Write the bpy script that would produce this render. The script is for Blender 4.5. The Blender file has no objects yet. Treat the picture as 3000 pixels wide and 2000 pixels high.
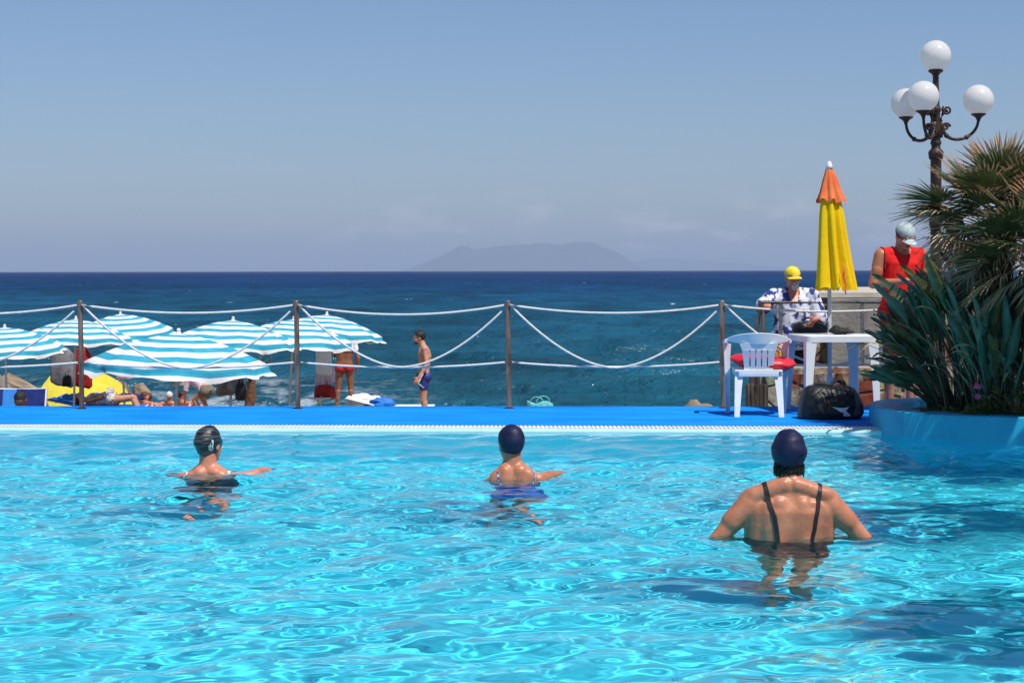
import bpy, bmesh, math, random
import numpy as np
from mathutils import Vector, Matrix, Euler, noise
from mathutils.bvhtree import BVHTree

random.seed(7)
rng = np.random.default_rng(11)
sc = bpy.context.scene
COL = sc.collection
F = 5400.0            # focal length in pixels of the 3000 px wide photograph
CAM_Z = 1.36          # camera above the pool water (z = 0)
DECK = 0.04
SEA = -2.75
PI = math.pi


def P(px, py, d):
    """point seen at photo pixel (px, py), d metres away"""
    dx, dy = px - 1500.0, py - 793.0
    return Vector(((dx - dy * .002) / F * d, d, CAM_Z - (dy + dx * .002) / F * d))


# ------------------------------------------------------------------ materials
def nodes_of(m):
    m.use_nodes = True
    return m.node_tree.nodes, m.node_tree.links


def pm(name, c1, c2=None, scale=8.0, rough=.6, bump=0.0, bscale=40.0, spec=.5, detail=4.0, stretch=(1, 1, 1),
       metal=0.0, trans=0.0, contrast=(.35, .65), sss=0.0, coat=0.0):
    """principled material, base colour varied by noise between c1 and c2"""
    m = bpy.data.materials.new(name)
    n, l = nodes_of(m)
    b = n['Principled BSDF']
    b.inputs['Roughness'].default_value = rough
    b.inputs['Specular IOR Level'].default_value = spec
    b.inputs['Metallic'].default_value = metal
    b.inputs['Coat Weight'].default_value = coat
    if sss:
        b.inputs['Subsurface Weight'].default_value = sss
        b.inputs['Subsurface Radius'].default_value = (.012, .005, .003)
        b.inputs['Subsurface Scale'].default_value = 1.0
    tc = n.new('ShaderNodeTexCoord')
    mp = n.new('ShaderNodeMapping')
    mp.inputs['Scale'].default_value = stretch
    l.new(tc.outputs['Object'], mp.inputs['Vector'])
    col_out = None
    if c2 is None:
        b.inputs['Base Color'].default_value = (*c1, 1)
    else:
        t = n.new('ShaderNodeTexNoise')
        t.inputs['Scale'].default_value = scale
        t.inputs['Detail'].default_value = detail
        l.new(mp.outputs[0], t.inputs['Vector'])
        r = n.new('ShaderNodeValToRGB')
        r.color_ramp.elements[0].position = contrast[0]
        r.color_ramp.elements[1].position = contrast[1]
        r.color_ramp.elements[0].color = (*c1, 1)
        r.color_ramp.elements[1].color = (*c2, 1)
        l.new(t.outputs['Fac'], r.inputs[0])
        l.new(r.outputs[0], b.inputs['Base Color'])
        col_out = r.outputs[0]
    if bump:
        t2 = n.new('ShaderNodeTexNoise')
        t2.inputs['Scale'].default_value = bscale
        t2.inputs['Detail'].default_value = 5
        l.new(mp.outputs[0], t2.inputs['Vector'])
        bp = n.new('ShaderNodeBump')
        bp.inputs['Strength'].default_value = bump
        bp.inputs['Distance'].default_value = .02
        l.new(t2.outputs['Fac'], bp.inputs['Height'])
        l.new(bp.outputs[0], b.inputs['Normal'])
    if trans:
        tr = n.new('ShaderNodeBsdfTranslucent')
        if col_out:
            l.new(col_out, tr.inputs['Color'])
        else:
            tr.inputs['Color'].default_value = (*c1, 1)
        mx = n.new('ShaderNodeMixShader')
        mx.inputs[0].default_value = trans
        l.new(b.outputs[0], mx.inputs[1])
        l.new(tr.outputs[0], mx.inputs[2])
        l.new(mx.outputs[0], n['Material Output'].inputs[0])
    return m


M = {}
M['skin'] = pm('tanned_skin', (.43, .150, .076), (.55, .215, .115), 14, .42, .12, 60, .5, sss=.12)
M['skin_pink'] = pm('sunburnt_skin', (.54, .165, .095), (.66, .245, .150), 14, .40, .12, 60, .5, sss=.12)
M['skin_fair'] = pm('fair_skin', (.52, .24, .15), (.62, .31, .20), 12, .45, .1, 60, .4, sss=.12)
M['skin_brown'] = pm('brown_skin', (.25, .09, .045), (.33, .125, .065), 12, .42, .1, 60, .45, sss=.1)
M['hair_dark'] = pm('dark_hair', (.006, .004, .003), (.03, .02, .013), 60, .5, .6, 90, .4, stretch=(1, 1, .25))
M['hair_brown'] = pm('auburn_hair', (.07, .022, .008), (.16, .06, .02), 60, .5, .6, 90, .4, stretch=(1, 1, .25))
M['hair_grey'] = pm('grey_beard', (.52, .49, .44), (.80, .77, .72), 60, .7, .6, 90, .3)
M['cap_black'] = pm('black_latex', (.010, .011, .013), (.085, .09, .095), 13, .34, .5, 14, .5, detail=2, stretch=(.6, .6, 4.5), contrast=(.5, .66))  # grey streaks in the colour paint the light caught by the wrinkles
M['cap_navy'] = pm('navy_lycra', (.006, .007, .035), (.011, .012, .055), 30, .55, .15, 60, .35)
M['suit_black'] = pm('black_lycra', (.008, .007, .008), (.014, .012, .014), 30, .5)
M['suit_blue'] = pm('blue_lycra', (.01, .06, .32), (.03, .12, .45), 50, .5)
M['suit_print'] = pm('black_white_print', (.01, .008, .008), (.8, .78, .75), 55, .5, contrast=(.46, .5))
M['strap_print'] = pm('blue_white_print', (.02, .05, .25), (.5, .55, .7), 45, .5, contrast=(.46, .54))
M['white'] = pm('white_cloth', (.74, .73, .74), (.82, .81, .82), 12, .8, .3, 25)
M['pink_cloth'] = pm('pale_pink_cloth', (.62, .45, .55), (.74, .57, .66), 12, .8, .3, 25)
M['red_cloth'] = pm('red_jersey', (.66, .012, .012), (.78, .022, .018), 10, .85, .45, 14, .2)
M['red_bikini'] = pm('red_swimwear', (.30, .008, .008), (.40, .014, .012), 10, .6)
M['trunks'] = pm('navy_trunks', (.012, .025, .16), (.02, .04, .24), 12, .6, .2, 30)
M['cap_yellow'] = pm('yellow_cotton', (.78, .60, .02), (.84, .68, .04), 12, .8, .2, 40)
M['cap_pale'] = pm('pale_cotton', (.36, .44, .44), (.50, .57, .57), 25, .8, .2, 40)
M['black_cloth'] = pm('black_cloth', (.008, .008, .009), (.018, .018, .02), 14, .75, .5, 16)
M['bag_black'] = pm('black_nylon', (.006, .006, .007), (.014, .014, .015), 6, .5, .35, 9, .45)
M['bag_grey'] = pm('grey_mesh_panel', (.045, .05, .055), (.08, .085, .09), 25, .6)
M['emblem'] = pm('white_print', (.70, .70, .72), (.8, .8, .82), 30, .6)
M['emblem_silver'] = pm('silver_print', (.34, .42, .43), (.55, .63, .64), 40, .5)
M['plastic'] = pm('white_resin', (.70, .72, .74), (.78, .79, .80), 5, .38, .05, 120, .5)
M['cushion'] = pm('red_vinyl', (.60, .012, .022), (.70, .02, .035), 6, .42, .25, 9)
M['blue_deck'] = None
M['tile'] = pm('white_tile', (.78, .78, .76), (.84, .84, .82), 9, .5)
M['grate'] = pm('white_grating_resin', (.74, .72, .68), (.84, .83, .80), 6, .55, .1, 60)
M['steel'] = pm('weathered_steel', (.11, .062, .042), (.26, .18, .14), 30, .38, .25, 50, .5, stretch=(1, 1, .15), metal=.25)
M['railing'] = pm('galvanised_steel', (.10, .105, .11), (.18, .18, .185), 30, .5, .1, 50, metal=.15)
M['pole'] = pm('painted_pole', (.52, .54, .58), (.64, .65, .68), 20, .4, 0)
M['rope'] = pm('white_rope', (.66, .61, .52), (.82, .77, .68), 60, .8, .5, 120)
M['stripe_white'] = pm('umbrella_white', (.80, .80, .81), (.85, .84, .85), 8, .8, .15, 14, .2, trans=.12)
M['stripe_cyan'] = pm('umbrella_turquoise', (.030, .34, .50), (.055, .41, .57), 8, .8, .15, 14, .2, trans=.12)
M['canvas_yellow'] = pm('yellow_canvas', (.95, .62, .004), (.97, .68, .010), 6, .8, .25, 14, .2, trans=.18)
M['canvas_orange'] = pm('orange_canvas', (.84, .17, .05), (.92, .27, .10), 6, .8, .25, 14, .2, trans=.15)
M['canvas_lemon'] = pm('lemon_canvas', (.80, .66, .05), (.86, .73, .09), 6, .8, .25, 14, .2, trans=.25)
M['globe'] = pm('opal_glass', (.90, .89, .87), None, rough=.2, spec=.5, trans=.5)
M['iron'] = pm('bronze_painted_iron', (.030, .018, .013), (.075, .042, .028), 22, .5, .4, 40, .5, metal=.3)
M['planter'] = None
M['soil'] = pm('dark_soil', (.018, .012, .008), (.06, .042, .028), 14, .95, .8, 30, .1)
M['bird_leaf'] = pm('blue_green_leaf', (.042, .075, .046), (.105, .145, .090), 5, .34, .15, 30, .5, trans=.10)
M['bird_leaf_pale'] = pm('yellowing_leaf', (.07, .085, .03), (.20, .17, .07), 6, .5, .2, 30, .4, trans=.15)
M['dry_stalk'] = pm('dry_stalk', (.28, .20, .11), (.50, .40, .26), 12, .7, .3, 30, .2)
M['trunk'] = pm('fibrous_trunk', (.035, .020, .011), (.12, .070, .038), 18, .95, 1.0, 26, .1, stretch=(1, 1, .4))
M['shrub_leaf'] = pm('olive_leaf', (.05, .075, .012), (.16, .17, .035), 5, .5, trans=.2)
M['flower'] = pm('pink_petal', (.62, .06, .22), (.72, .16, .32), 20, .6, trans=.2)
M['wood'] = pm('grey_boards', (.045, .035, .027), (.15, .12, .095), 9, .85, .6, 24, .2, stretch=(3, 3, .35))
M['concrete'] = pm('cement_render', (.20, .185, .165), (.30, .28, .25), 3, .9, .5, 18, .2)
M['sand'] = pm('beach_sand', (.20, .165, .12), (.30, .25, .19), 1.5, .95, .6, 30, .1)
M['rock'] = pm('sea_rock', (.17, .12, .08), (.36, .28, .19), 3, .9, .9, 7, .2)
M['slab_rock'] = pm('breakwater_block', (.17, .145, .12), (.30, .26, .215), 1.6, .92, .7, 6, .2)
M['towel_blue'] = pm('blue_towel', (.02, .12, .50), (.05, .22, .65), 6, .95, .5, 50, .1)
M['lounger_navy'] = pm('navy_canvas', (.008, .02, .13), (.02, .04, .2), 8, .85, .3, 40, .2)
M['lounger_blue'] = pm('mid_blue_canvas', (.03, .20, .62), (.05, .26, .7), 8, .85, .3, 40, .2)
M['khaki'] = pm('khaki_cloth', (.12, .11, .085), (.20, .185, .15), 10, .9, .5, 16, .2)
M['grey_cloth'] = pm('grey_cloth', (.15, .15, .16), (.26, .25, .26), 9, .9, .5, 14, .2)
M['red_bag'] = pm('red_nylon', (.28, .010, .010), (.42, .02, .018), 9, .6, .4, 16, .3)
M['turquoise'] = pm('turquoise_mesh', (.05, .42, .44), (.25, .65, .66), 30, .6, .3, 40)
M['spotted'] = pm('speckled_cloth', (.16, .15, .17), (.75, .73, .76), 42, .85, contrast=(.42, .58))
M['print_bag'] = pm('yellow_red_print', (.65, .42, .01), (.4, .03, .01), 16, .7, contrast=(.47, .55))
M['dark_glass'] = pm('dark_lens', (.005, .005, .006), None, rough=.12)
M['eye'] = pm('dark_eye', (.02, .012, .008), None, rough=.2)
M['lip'] = pm('lip', (.36, .10, .08), None, rough=.45)
M['orange_tip'] = pm('orange_flower', (.6, .16, .02), (.7, .3, .04), 14, .6)


def shirt_print():
    m = pm('blue_floral_shirt', (.035, .045, .20), (.72, .73, .78), 12.5, .85, .35, 18, .2, 3, contrast=(.44, .53))
    return m


M['floral'] = shirt_print()


def stone_mat():
    m = bpy.data.materials.new('rubble_stone')
    n, l = nodes_of(m)
    b = n['Principled BSDF']
    b.inputs['Roughness'].default_value = .92
    tc = n.new('ShaderNodeTexCoord')
    v = n.new('ShaderNodeTexVoronoi'); v.inputs['Scale'].default_value = 3.2
    v2 = n.new('ShaderNodeTexVoronoi'); v2.feature = 'DISTANCE_TO_EDGE'; v2.inputs['Scale'].default_value = 3.2
    no = n.new('ShaderNodeTexNoise'); no.inputs['Scale'].default_value = 9; no.inputs['Detail'].default_value = 8
    big = n.new('ShaderNodeTexNoise'); big.inputs['Scale'].default_value = 1.7; big.inputs['Detail'].default_value = 4
    for t in (v, v2, no):
        l.new(tc.outputs['Object'], t.inputs['Vector'])
    mp = n.new('ShaderNodeMapping'); mp.inputs['Scale'].default_value = (2.2, 2.2, .55)
    l.new(tc.outputs['Object'], mp.inputs['Vector']); l.new(mp.outputs[0], big.inputs['Vector'])
    r = n.new('ShaderNodeValToRGB')
    r.color_ramp.elements[0].color = (.26, .19, .12, 1); r.color_ramp.elements[0].position = .3
    r.color_ramp.elements[1].color = (.52, .42, .30, 1); r.color_ramp.elements[1].position = .7
    l.new(no.outputs['Fac'], r.inputs[0])
    hs = n.new('ShaderNodeMix'); hs.data_type = 'RGBA'; hs.blend_type = 'MULTIPLY'; hs.inputs[0].default_value = .35
    l.new(r.outputs[0], hs.inputs['A']); l.new(v.outputs['Color'], hs.inputs['B'])
    rust = n.new('ShaderNodeValToRGB')
    rust.color_ramp.elements[0].position = .55; rust.color_ramp.elements[0].color = (0, 0, 0, 1)
    rust.color_ramp.elements[1].position = .62; rust.color_ramp.elements[1].color = (1, 1, 1, 1)
    l.new(big.outputs['Fac'], rust.inputs[0])
    mr = n.new('ShaderNodeMix'); mr.data_type = 'RGBA'
    l.new(rust.outputs[0], mr.inputs[0]); l.new(hs.outputs['Result'], mr.inputs['A'])
    mr.inputs['B'].default_value = (.20, .045, .02, 1)
    mo = n.new('ShaderNodeValToRGB'); mo.color_ramp.elements[0].position = .0; mo.color_ramp.elements[1].position = .06
    mo.color_ramp.elements[0].color = (.45, .45, .45, 1)
    l.new(v2.outputs['Distance'], mo.inputs[0])
    mm = n.new('ShaderNodeMix'); mm.data_type = 'RGBA'; mm.blend_type = 'MULTIPLY'; mm.inputs[0].default_value = .8
    l.new(mr.outputs['Result'], mm.inputs['A']); l.new(mo.outputs[0], mm.inputs['B'])
    l.new(mm.outputs['Result'], b.inputs['Base Color'])
    bp = n.new('ShaderNodeBump'); bp.inputs['Strength'].default_value = .8; bp.inputs['Distance'].default_value = .04
    ad = n.new('ShaderNodeMath'); ad.operation = 'ADD'
    l.new(mo.outputs[0], ad.inputs[0]); l.new(no.outputs['Fac'], ad.inputs[1])
    l.new(ad.outputs[0], bp.inputs['Height']); l.new(bp.outputs[0], b.inputs['Normal'])
    return m


M['stone'] = stone_mat()
M['blue_deck'] = pm('blue_carpet', (.003, .205, .70), (.010, .29, .85), 2.2, .9, .35, 220, .1, stretch=(.5, 1.6, 1))
M['planter'] = pm('blue_paint_weathered', (.014, .31, .54), (.03, .41, .62), 2.5, .55, .12, 60, .4)
M['pool_paint'] = pm('pool_paint', (.045, .58, .735), (.06, .62, .765), .8, .8, 0, 1, .2)


def leaf_fan_mat(name, g1, g2, tip, tip_start):
    """fan palm leaf: green blade whose segments dry out to straw at the tips ('along' = 0 at base, 1 at tip)"""
    m = bpy.data.materials.new(name)
    n, l = nodes_of(m)
    b = n['Principled BSDF']; b.inputs['Roughness'].default_value = .42
    at = n.new('ShaderNodeAttribute'); at.attribute_name = 'along'
    tc = n.new('ShaderNodeTexCoord')
    no = n.new('ShaderNodeTexNoise'); no.inputs['Scale'].default_value = 6
    l.new(tc.outputs['Object'], no.inputs['Vector'])
    gr = n.new('ShaderNodeValToRGB')
    gr.color_ramp.elements[0].color = (*g1, 1); gr.color_ramp.elements[0].position = .35
    gr.color_ramp.elements[1].color = (*g2, 1); gr.color_ramp.elements[1].position = .65
    l.new(no.outputs['Fac'], gr.inputs[0])
    ad = n.new('ShaderNodeMath'); ad.operation = 'MULTIPLY_ADD'
    l.new(no.outputs['Fac'], ad.inputs[0]); ad.inputs[1].default_value = .5
    l.new(at.outputs['Fac'], ad.inputs[2])
    tr_ = n.new('ShaderNodeValToRGB')
    tr_.color_ramp.elements[0].position = min(.98, tip_start); tr_.color_ramp.elements[1].position = min(1, tip_start + .2)
    l.new(ad.outputs[0], tr_.inputs[0])
    mx = n.new('ShaderNodeMix'); mx.data_type = 'RGBA'
    l.new(tr_.outputs[0], mx.inputs[0]); l.new(gr.outputs[0], mx.inputs['A']); mx.inputs['B'].default_value = (*tip, 1)
    l.new(mx.outputs['Result'], b.inputs['Base Color'])
    t = n.new('ShaderNodeBsdfTranslucent'); l.new(mx.outputs['Result'], t.inputs['Color'])
    ms = n.new('ShaderNodeMixShader'); ms.inputs[0].default_value = .18
    l.new(b.outputs[0], ms.inputs[1]); l.new(t.outputs[0], ms.inputs[2])
    l.new(ms.outputs[0], n['Material Output'].inputs[0])
    return m


M['fan_leaf'] = leaf_fan_mat('fan_palm_leaf', (.036, .062, .018), (.115, .135, .045), (.46, .26, .14), .93)
M['fan_dry'] = leaf_fan_mat('dry_fan_leaf', (.045, .040, .014), (.12, .09, .035), (.46, .34, .20), .55)


# ------------------------------------------------------------------ mesh helpers
class MB:
    """collects shapes and links them as one mesh object"""
    def __init__(s):
        s.v, s.f, s.m, s.a = [], [], [], []

    def add(s, V, Fc, mi=0, at=None):
        o = len(s.v)
        s.v.extend([tuple(p) for p in V])
        s.f.extend([tuple(i + o for i in f) for f in Fc])
        s.m.extend([mi] * len(Fc) if isinstance(mi, int) else mi)
        s.a.extend([0.0] * len(V) if at is None else list(at))
        return s

    def build(s, name, mats, parent=None, smooth=True, loc=None, rot=None, attr=False, auto=None):
        me = bpy.data.meshes.new(name)
        me.from_pydata(s.v, [], s.f)
        mats = mats if isinstance(mats, (list, tuple)) else [mats]
        for m in mats:
            me.materials.append(m)
        if len(mats) > 1:
            me.polygons.foreach_set('material_index', s.m)
        if smooth:
            me.polygons.foreach_set('use_smooth', [True] * len(me.polygons))
        if attr:
            a = me.attributes.new('along', 'FLOAT', 'POINT')
            a.data.foreach_set('value', s.a)
        if auto:
            me.set_sharp_from_angle(angle=math.radians(auto))
        o = bpy.data.objects.new(name, me)
        COL.objects.link(o)
        if parent is not None:
            o.parent = parent
        if loc is not None:
            o.location = loc
        if rot is not None:
            o.rotation_euler = rot
        return o


def thing(name, label, cat, loc=(0, 0, 0), rz=0.0, group=None):
    o = bpy.data.objects.new(name, None)
    COL.objects.link(o)
    o.location = loc
    o.rotation_euler = (0, 0, rz)
    return tag(o, label, cat, group)


def tag(o, label, cat, group=None):
    o['label'] = label
    o['category'] = cat
    if group:
        o['group'] = group
    return o


def struct(o, label=None):
    o['kind'] = 'structure'
    return o


def frame_of(d):
    d = Vector(d).normalized()
    u = Vector((0, 0, 1)) if abs(d.z) < .95 else Vector((0, 1, 0))
    a = d.cross(u).normalized()
    b = a.cross(d).normalized()
    return d, a, b


def tube(pts, rad, n=10, cap=True, flat=1.0, share=False):
    pts = [Vector(p) for p in pts]
    if not hasattr(rad, '__len__'):
        rad = [rad] * len(pts)
    V, Fc = [], []
    prev = None
    for i, p in enumerate(pts):
        t = (pts[min(i + 1, len(pts) - 1)] - pts[max(i - 1, 0)])
        if t.length < 1e-9:
            t = Vector((0, 0, 1))
        t.normalize()
        if prev is None:
            _, a, b = frame_of(t)
        else:
            a = (prev - t * prev.dot(t))
            a = a.normalized() if a.length > 1e-6 else frame_of(t)[1]
            b = t.cross(a)
        prev = a
        for k in range(n):
            th = 2 * PI * k / n
            V.append(p + a * (math.cos(th) * rad[i]) + b * (math.sin(th) * rad[i] * flat))
    for i in range(len(pts) - 1):
        for k in range(n):
            Fc.append((i * n + k, i * n + (k + 1) % n, (i + 1) * n + (k + 1) % n, (i + 1) * n + k))
    if cap:
        e = (len(pts) - 1) * n
        if share:
            Fc.append(tuple(reversed(range(n)))); Fc.append(tuple(e + k for k in range(n)))
        else:
            q = len(V)
            V += V[:n] + V[e:e + n]
            Fc.append(tuple(reversed(range(q, q + n)))); Fc.append(tuple(range(q + n, q + 2 * n)))
    return V, Fc


def lathe(prof, n=24, c=(0, 0, 0), cap=True):
    V, Fc = [], []
    for r, z in prof:
        for k in range(n):
            th = 2 * PI * k / n
            V.append((c[0] + r * math.cos(th), c[1] + r * math.sin(th), c[2] + z))
    for i in range(len(prof) - 1):
        for k in range(n):
            Fc.append((i * n + k, i * n + (k + 1) % n, (i + 1) * n + (k + 1) % n, (i + 1) * n + k))
    if cap:
        Fc.append(tuple(reversed(range(n))))
        Fc.append(tuple((len(prof) - 1) * n + k for k in range(n)))
    return V, Fc


def ball(c, r, n=16, m=10, mat=None):
    """ellipsoid; r may be a 3-tuple; mat an optional 3x3/4x4 orientation"""
    r = (r, r, r) if not hasattr(r, '__len__') else r
    V, Fc = [], []
    V.append(Vector((0, 0, r[2])))
    for i in range(1, m):
        ph = PI * i / m
        for k in range(n):
            th = 2 * PI * k / n
            V.append(Vector((r[0] * math.sin(ph) * math.cos(th), r[1] * math.sin(ph) * math.sin(th), r[2] * math.cos(ph))))
    V.append(Vector((0, 0, -r[2])))
    for k in range(n):
        Fc.append((0, 1 + k, 1 + (k + 1) % n))
    for i in range(m - 2):
        for k in range(n):
            a, b = 1 + i * n + k, 1 + i * n + (k + 1) % n
            Fc.append((a, a + n, b + n, b))
    last = len(V) - 1
    for k in range(n):
        Fc.append((last, 1 + (m - 2) * n + (k + 1) % n, 1 + (m - 2) * n + k))
    if mat is not None:
        V = [mat @ v for v in V]
    c = Vector(c)
    return [v + c for v in V], Fc


def cap_seg(a, b, ra, rb, n=14):
    """closed tapered capsule from a to b"""
    a, b = Vector(a), Vector(b)
    d, u, w = frame_of(b - a)
    pts, rad = [], []
    for k in range(1, 5):
        th = PI / 2 * k / 4
        pts.append(a - d * (ra * math.cos(th))); rad.append(max(ra * math.sin(th), .0008))
    for t in (.33, .66):
        pts.append(a.lerp(b, t)); rad.append(ra + (rb - ra) * t)
    for k in range(4):
        th = PI / 2 * k / 4
        pts.append(b + d * (rb * math.sin(th))); rad.append(max(rb * math.cos(th), .0008))
    return tube(pts, rad, n, share=True)


def bbox(c, s, bevel=0.0, mat=None, segs=2):
    bm = bmesh.new()
    bmesh.ops.create_cube(bm, size=1)
    for v in bm.verts:
        v.co = Vector((v.co.x * s[0], v.co.y * s[1], v.co.z * s[2]))
    if bevel:
        bmesh.ops.bevel(bm, geom=bm.edges[:], offset=bevel, segments=segs, profile=.6, affect='EDGES')
    V = [v.co.copy() for v in bm.verts]
    bm.verts.index_update()
    Fc = [tuple(v.index for v in f.verts) for f in bm.faces]
    bm.free()
    if mat is not None:
        V = [mat @ v for v in V]
    return [v + Vector(c) for v in V], Fc


def loft(rings, cap=True):
    V, Fc = [], []
    n = len(rings[0])
    for r in rings:
        V.extend(r)
    for i in range(len(rings) - 1):
        for k in range(n):
            Fc.append((i * n + k, i * n + (k + 1) % n, (i + 1) * n + (k + 1) % n, (i + 1) * n + k))
    if cap:
        Fc.append(tuple(reversed(range(n))))
        Fc.append(tuple((len(rings) - 1) * n + k for k in range(n)))
    return V, Fc


def ribbon(pts, nrm, width, thick):
    """flat strap along pts with given surface normals"""
    V, Fc = [], []
    for i, p in enumerate(pts):
        t = (pts[min(i + 1, len(pts) - 1)] - pts[max(i - 1, 0)]).normalized()
        s = t.cross(nrm[i]).normalized()
        w = width if not hasattr(width, '__len__') else width[i]
        V += [p - s * w / 2, p - s * w / 2 + nrm[i] * thick, p + s * w / 2 + nrm[i] * thick, p + s * w / 2]
    n = len(pts)
    for i in range(n - 1):
        for k in range(4):
            Fc.append((i * 4 + k, i * 4 + (k + 1) % 4, (i + 1) * 4 + (k + 1) % 4, (i + 1) * 4 + k))
    Fc.append((3, 2, 1, 0)); Fc.append(tuple((n - 1) * 4 + k for k in range(4)))
    return V, Fc


def np_grid(name, X, Y, Z, m, smooth=True):
    ny, nx = X.shape
    v = np.stack([X, Y, Z], -1).reshape(-1, 3).astype(np.float32)
    i = np.arange(nx * ny, dtype=np.int32).reshape(ny, nx)
    f = np.stack([i[:-1, :-1], i[:-1, 1:], i[1:, 1:], i[1:, :-1]], -1).reshape(-1, 4)
    me = bpy.data.meshes.new(name)
    me.vertices.add(len(v)); me.vertices.foreach_set('co', v.ravel())
    me.loops.add(f.size); me.loops.foreach_set('vertex_index', f.ravel())
    me.polygons.add(len(f))
    me.polygons.foreach_set('loop_start', np.arange(0, f.size, 4, dtype=np.int32))
    me.polygons.foreach_set('loop_total', np.full(len(f), 4, dtype=np.int32))
    me.polygons.foreach_set('use_smooth', np.full(len(f), smooth))
    me.update(calc_edges=True); me.validate()
    me.materials.append(m)
    o = bpy.data.objects.new(name, me)
    COL.objects.link(o)
    return o


def remesh(mb, voxel=.008, smooth=4, factor=.5):
    """fuse overlapping closed shapes into one continuous surface -> new mesh"""
    me = bpy.data.meshes.new('tmp')
    me.from_pydata(mb.v, [], mb.f)
    o = bpy.data.objects.new('tmp', me)
    COL.objects.link(o)
    r = o.modifiers.new('r', 'REMESH'); r.mode = 'VOXEL'; r.voxel_size = voxel; r.use_smooth_shade = True
    if smooth:
        s = o.modifiers.new('s', 'SMOOTH'); s.iterations = smooth; s.factor = factor
    dg = bpy.context.evaluated_depsgraph_get()
    out = bpy.data.meshes.new_from_object(o.evaluated_get(dg))
    bpy.data.objects.remove(o); bpy.data.meshes.remove(me)
    out.polygons.foreach_set('use_smooth', [True] * len(out.polygons))
    out.materials.clear()
    return out


def obj_from(me, name, m, parent=None):
    me.name = name
    me.materials.clear(); me.materials.append(m)
    o = bpy.data.objects.new(name, me)
    COL.objects.link(o)
    if parent is not None:
        o.parent = parent
    return o


def shell(me, pred, off, name, m, parent, thick=True):
    """garment: the part of the body surface picked by pred, lifted off along its normals"""
    bm = bmesh.new(); bm.from_mesh(me); bm.normal_update()
    kill = [f for f in bm.faces if not pred(f.calc_center_median())]
    bmesh.ops.delete(bm, geom=kill, context='FACES')
    left, best = set(bm.faces), []
    while left:                      # keep the one connected piece
        st = [left.pop()]; comp = list(st)
        while st:
            for e in st.pop().edges:
                for g in e.link_faces:
                    if g in left:
                        left.discard(g); st.append(g); comp.append(g)
        if len(comp) > len(best):
            best = comp
    best = set(best)
    bmesh.ops.delete(bm, geom=[f for f in bm.faces if f not in best], context='FACES')
    for v in bm.verts:
        v.co += v.normal * off
    for _ in range(2):
        bmesh.ops.smooth_vert(bm, verts=[v for v in bm.verts if v.is_boundary], factor=.5,
                              use_axis_x=True, use_axis_y=True, use_axis_z=True)
    if thick and bm.edges:
        ed = [e for e in bm.edges if e.is_boundary]
        ret = bmesh.ops.extrude_edge_only(bm, edges=ed)
        for g in ret['geom']:
            if isinstance(g, bmesh.types.BMVert):
                g.co -= g.normal * (off + .004)
    out = bpy.data.meshes.new(name); bm.to_mesh(out); bm.free()
    out.polygons.foreach_set('use_smooth', [True] * len(out.polygons))
    return obj_from(out, name, m, parent)

# ------------------------------------------------------------------ people
STAND = dict(pelvis=(0, 0, .93), waist=(0, .0, 1.06), chest=(0, .0, 1.25), neck=(0, -.01, 1.45), head=(0, .02, 1.60),
             hipL=(-.09, 0, .90), hipR=(.09, 0, .90), kneeL=(-.10, .015, .49), kneeR=(.10, .015, .49),
             ankL=(-.10, -.02, .085), ankR=(.10, -.02, .085),
             shL=(-.18, -.01, 1.39), shR=(.18, -.01, 1.39), elL=(-.245, -.03, 1.10), elR=(.245, -.03, 1.10),
             wrL=(-.26, .05, .86), wrR=(.26, .05, .86))


def v3(d):
    return {k: Vector(x) for k, x in d.items()}


def torso(mb, J, wid=1.0, dep=1.0, n=20, top=1.0):
    Pv, W, C, N = J['pelvis'], J['waist'], J['chest'], J['neck']
    hip_r = (J['hipR'] - J['hipL']).normalized()
    sh_r = (J['shR'] - J['shL']).normalized()
    path = [Pv + (Pv - W).normalized() * .10, Pv, W, W.lerp(C, .5), C, C.lerp(N, .45), C.lerp(N, .75), N]
    half = [(.10, .085), (.170, .115), (.140, .100), (.152, .110), (.166, .118), (.168, .110), (.125, .085), (.058, .055)]
    rings = []
    for i, p in enumerate(path):
        t = (path[min(i + 1, 7)] - path[max(i - 1, 0)]).normalized()
        r = hip_r.lerp(sh_r, min(1, i / 5.0))
        r = (r - t * r.dot(t)).normalized()
        f = t.cross(r)
        w, d = half[i]
        w *= wid if i < 6 else 1.0
        d *= dep if i < 6 else 1.0
        ring = []
        for k in range(n):
            th = 2 * PI * k / n
            c, s = math.cos(th), math.sin(th)
            e = .85
            x = math.copysign(abs(c) ** e, c) * w
            y = math.copysign(abs(s) ** e, s) * d
            if s < 0:
                y *= (1 - .12 * math.exp(-(c / .18) ** 2))   # spine furrow
            ring.append(p + r * x + f * y)
        rings.append(ring)
    mb.add(*loft(rings))


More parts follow.
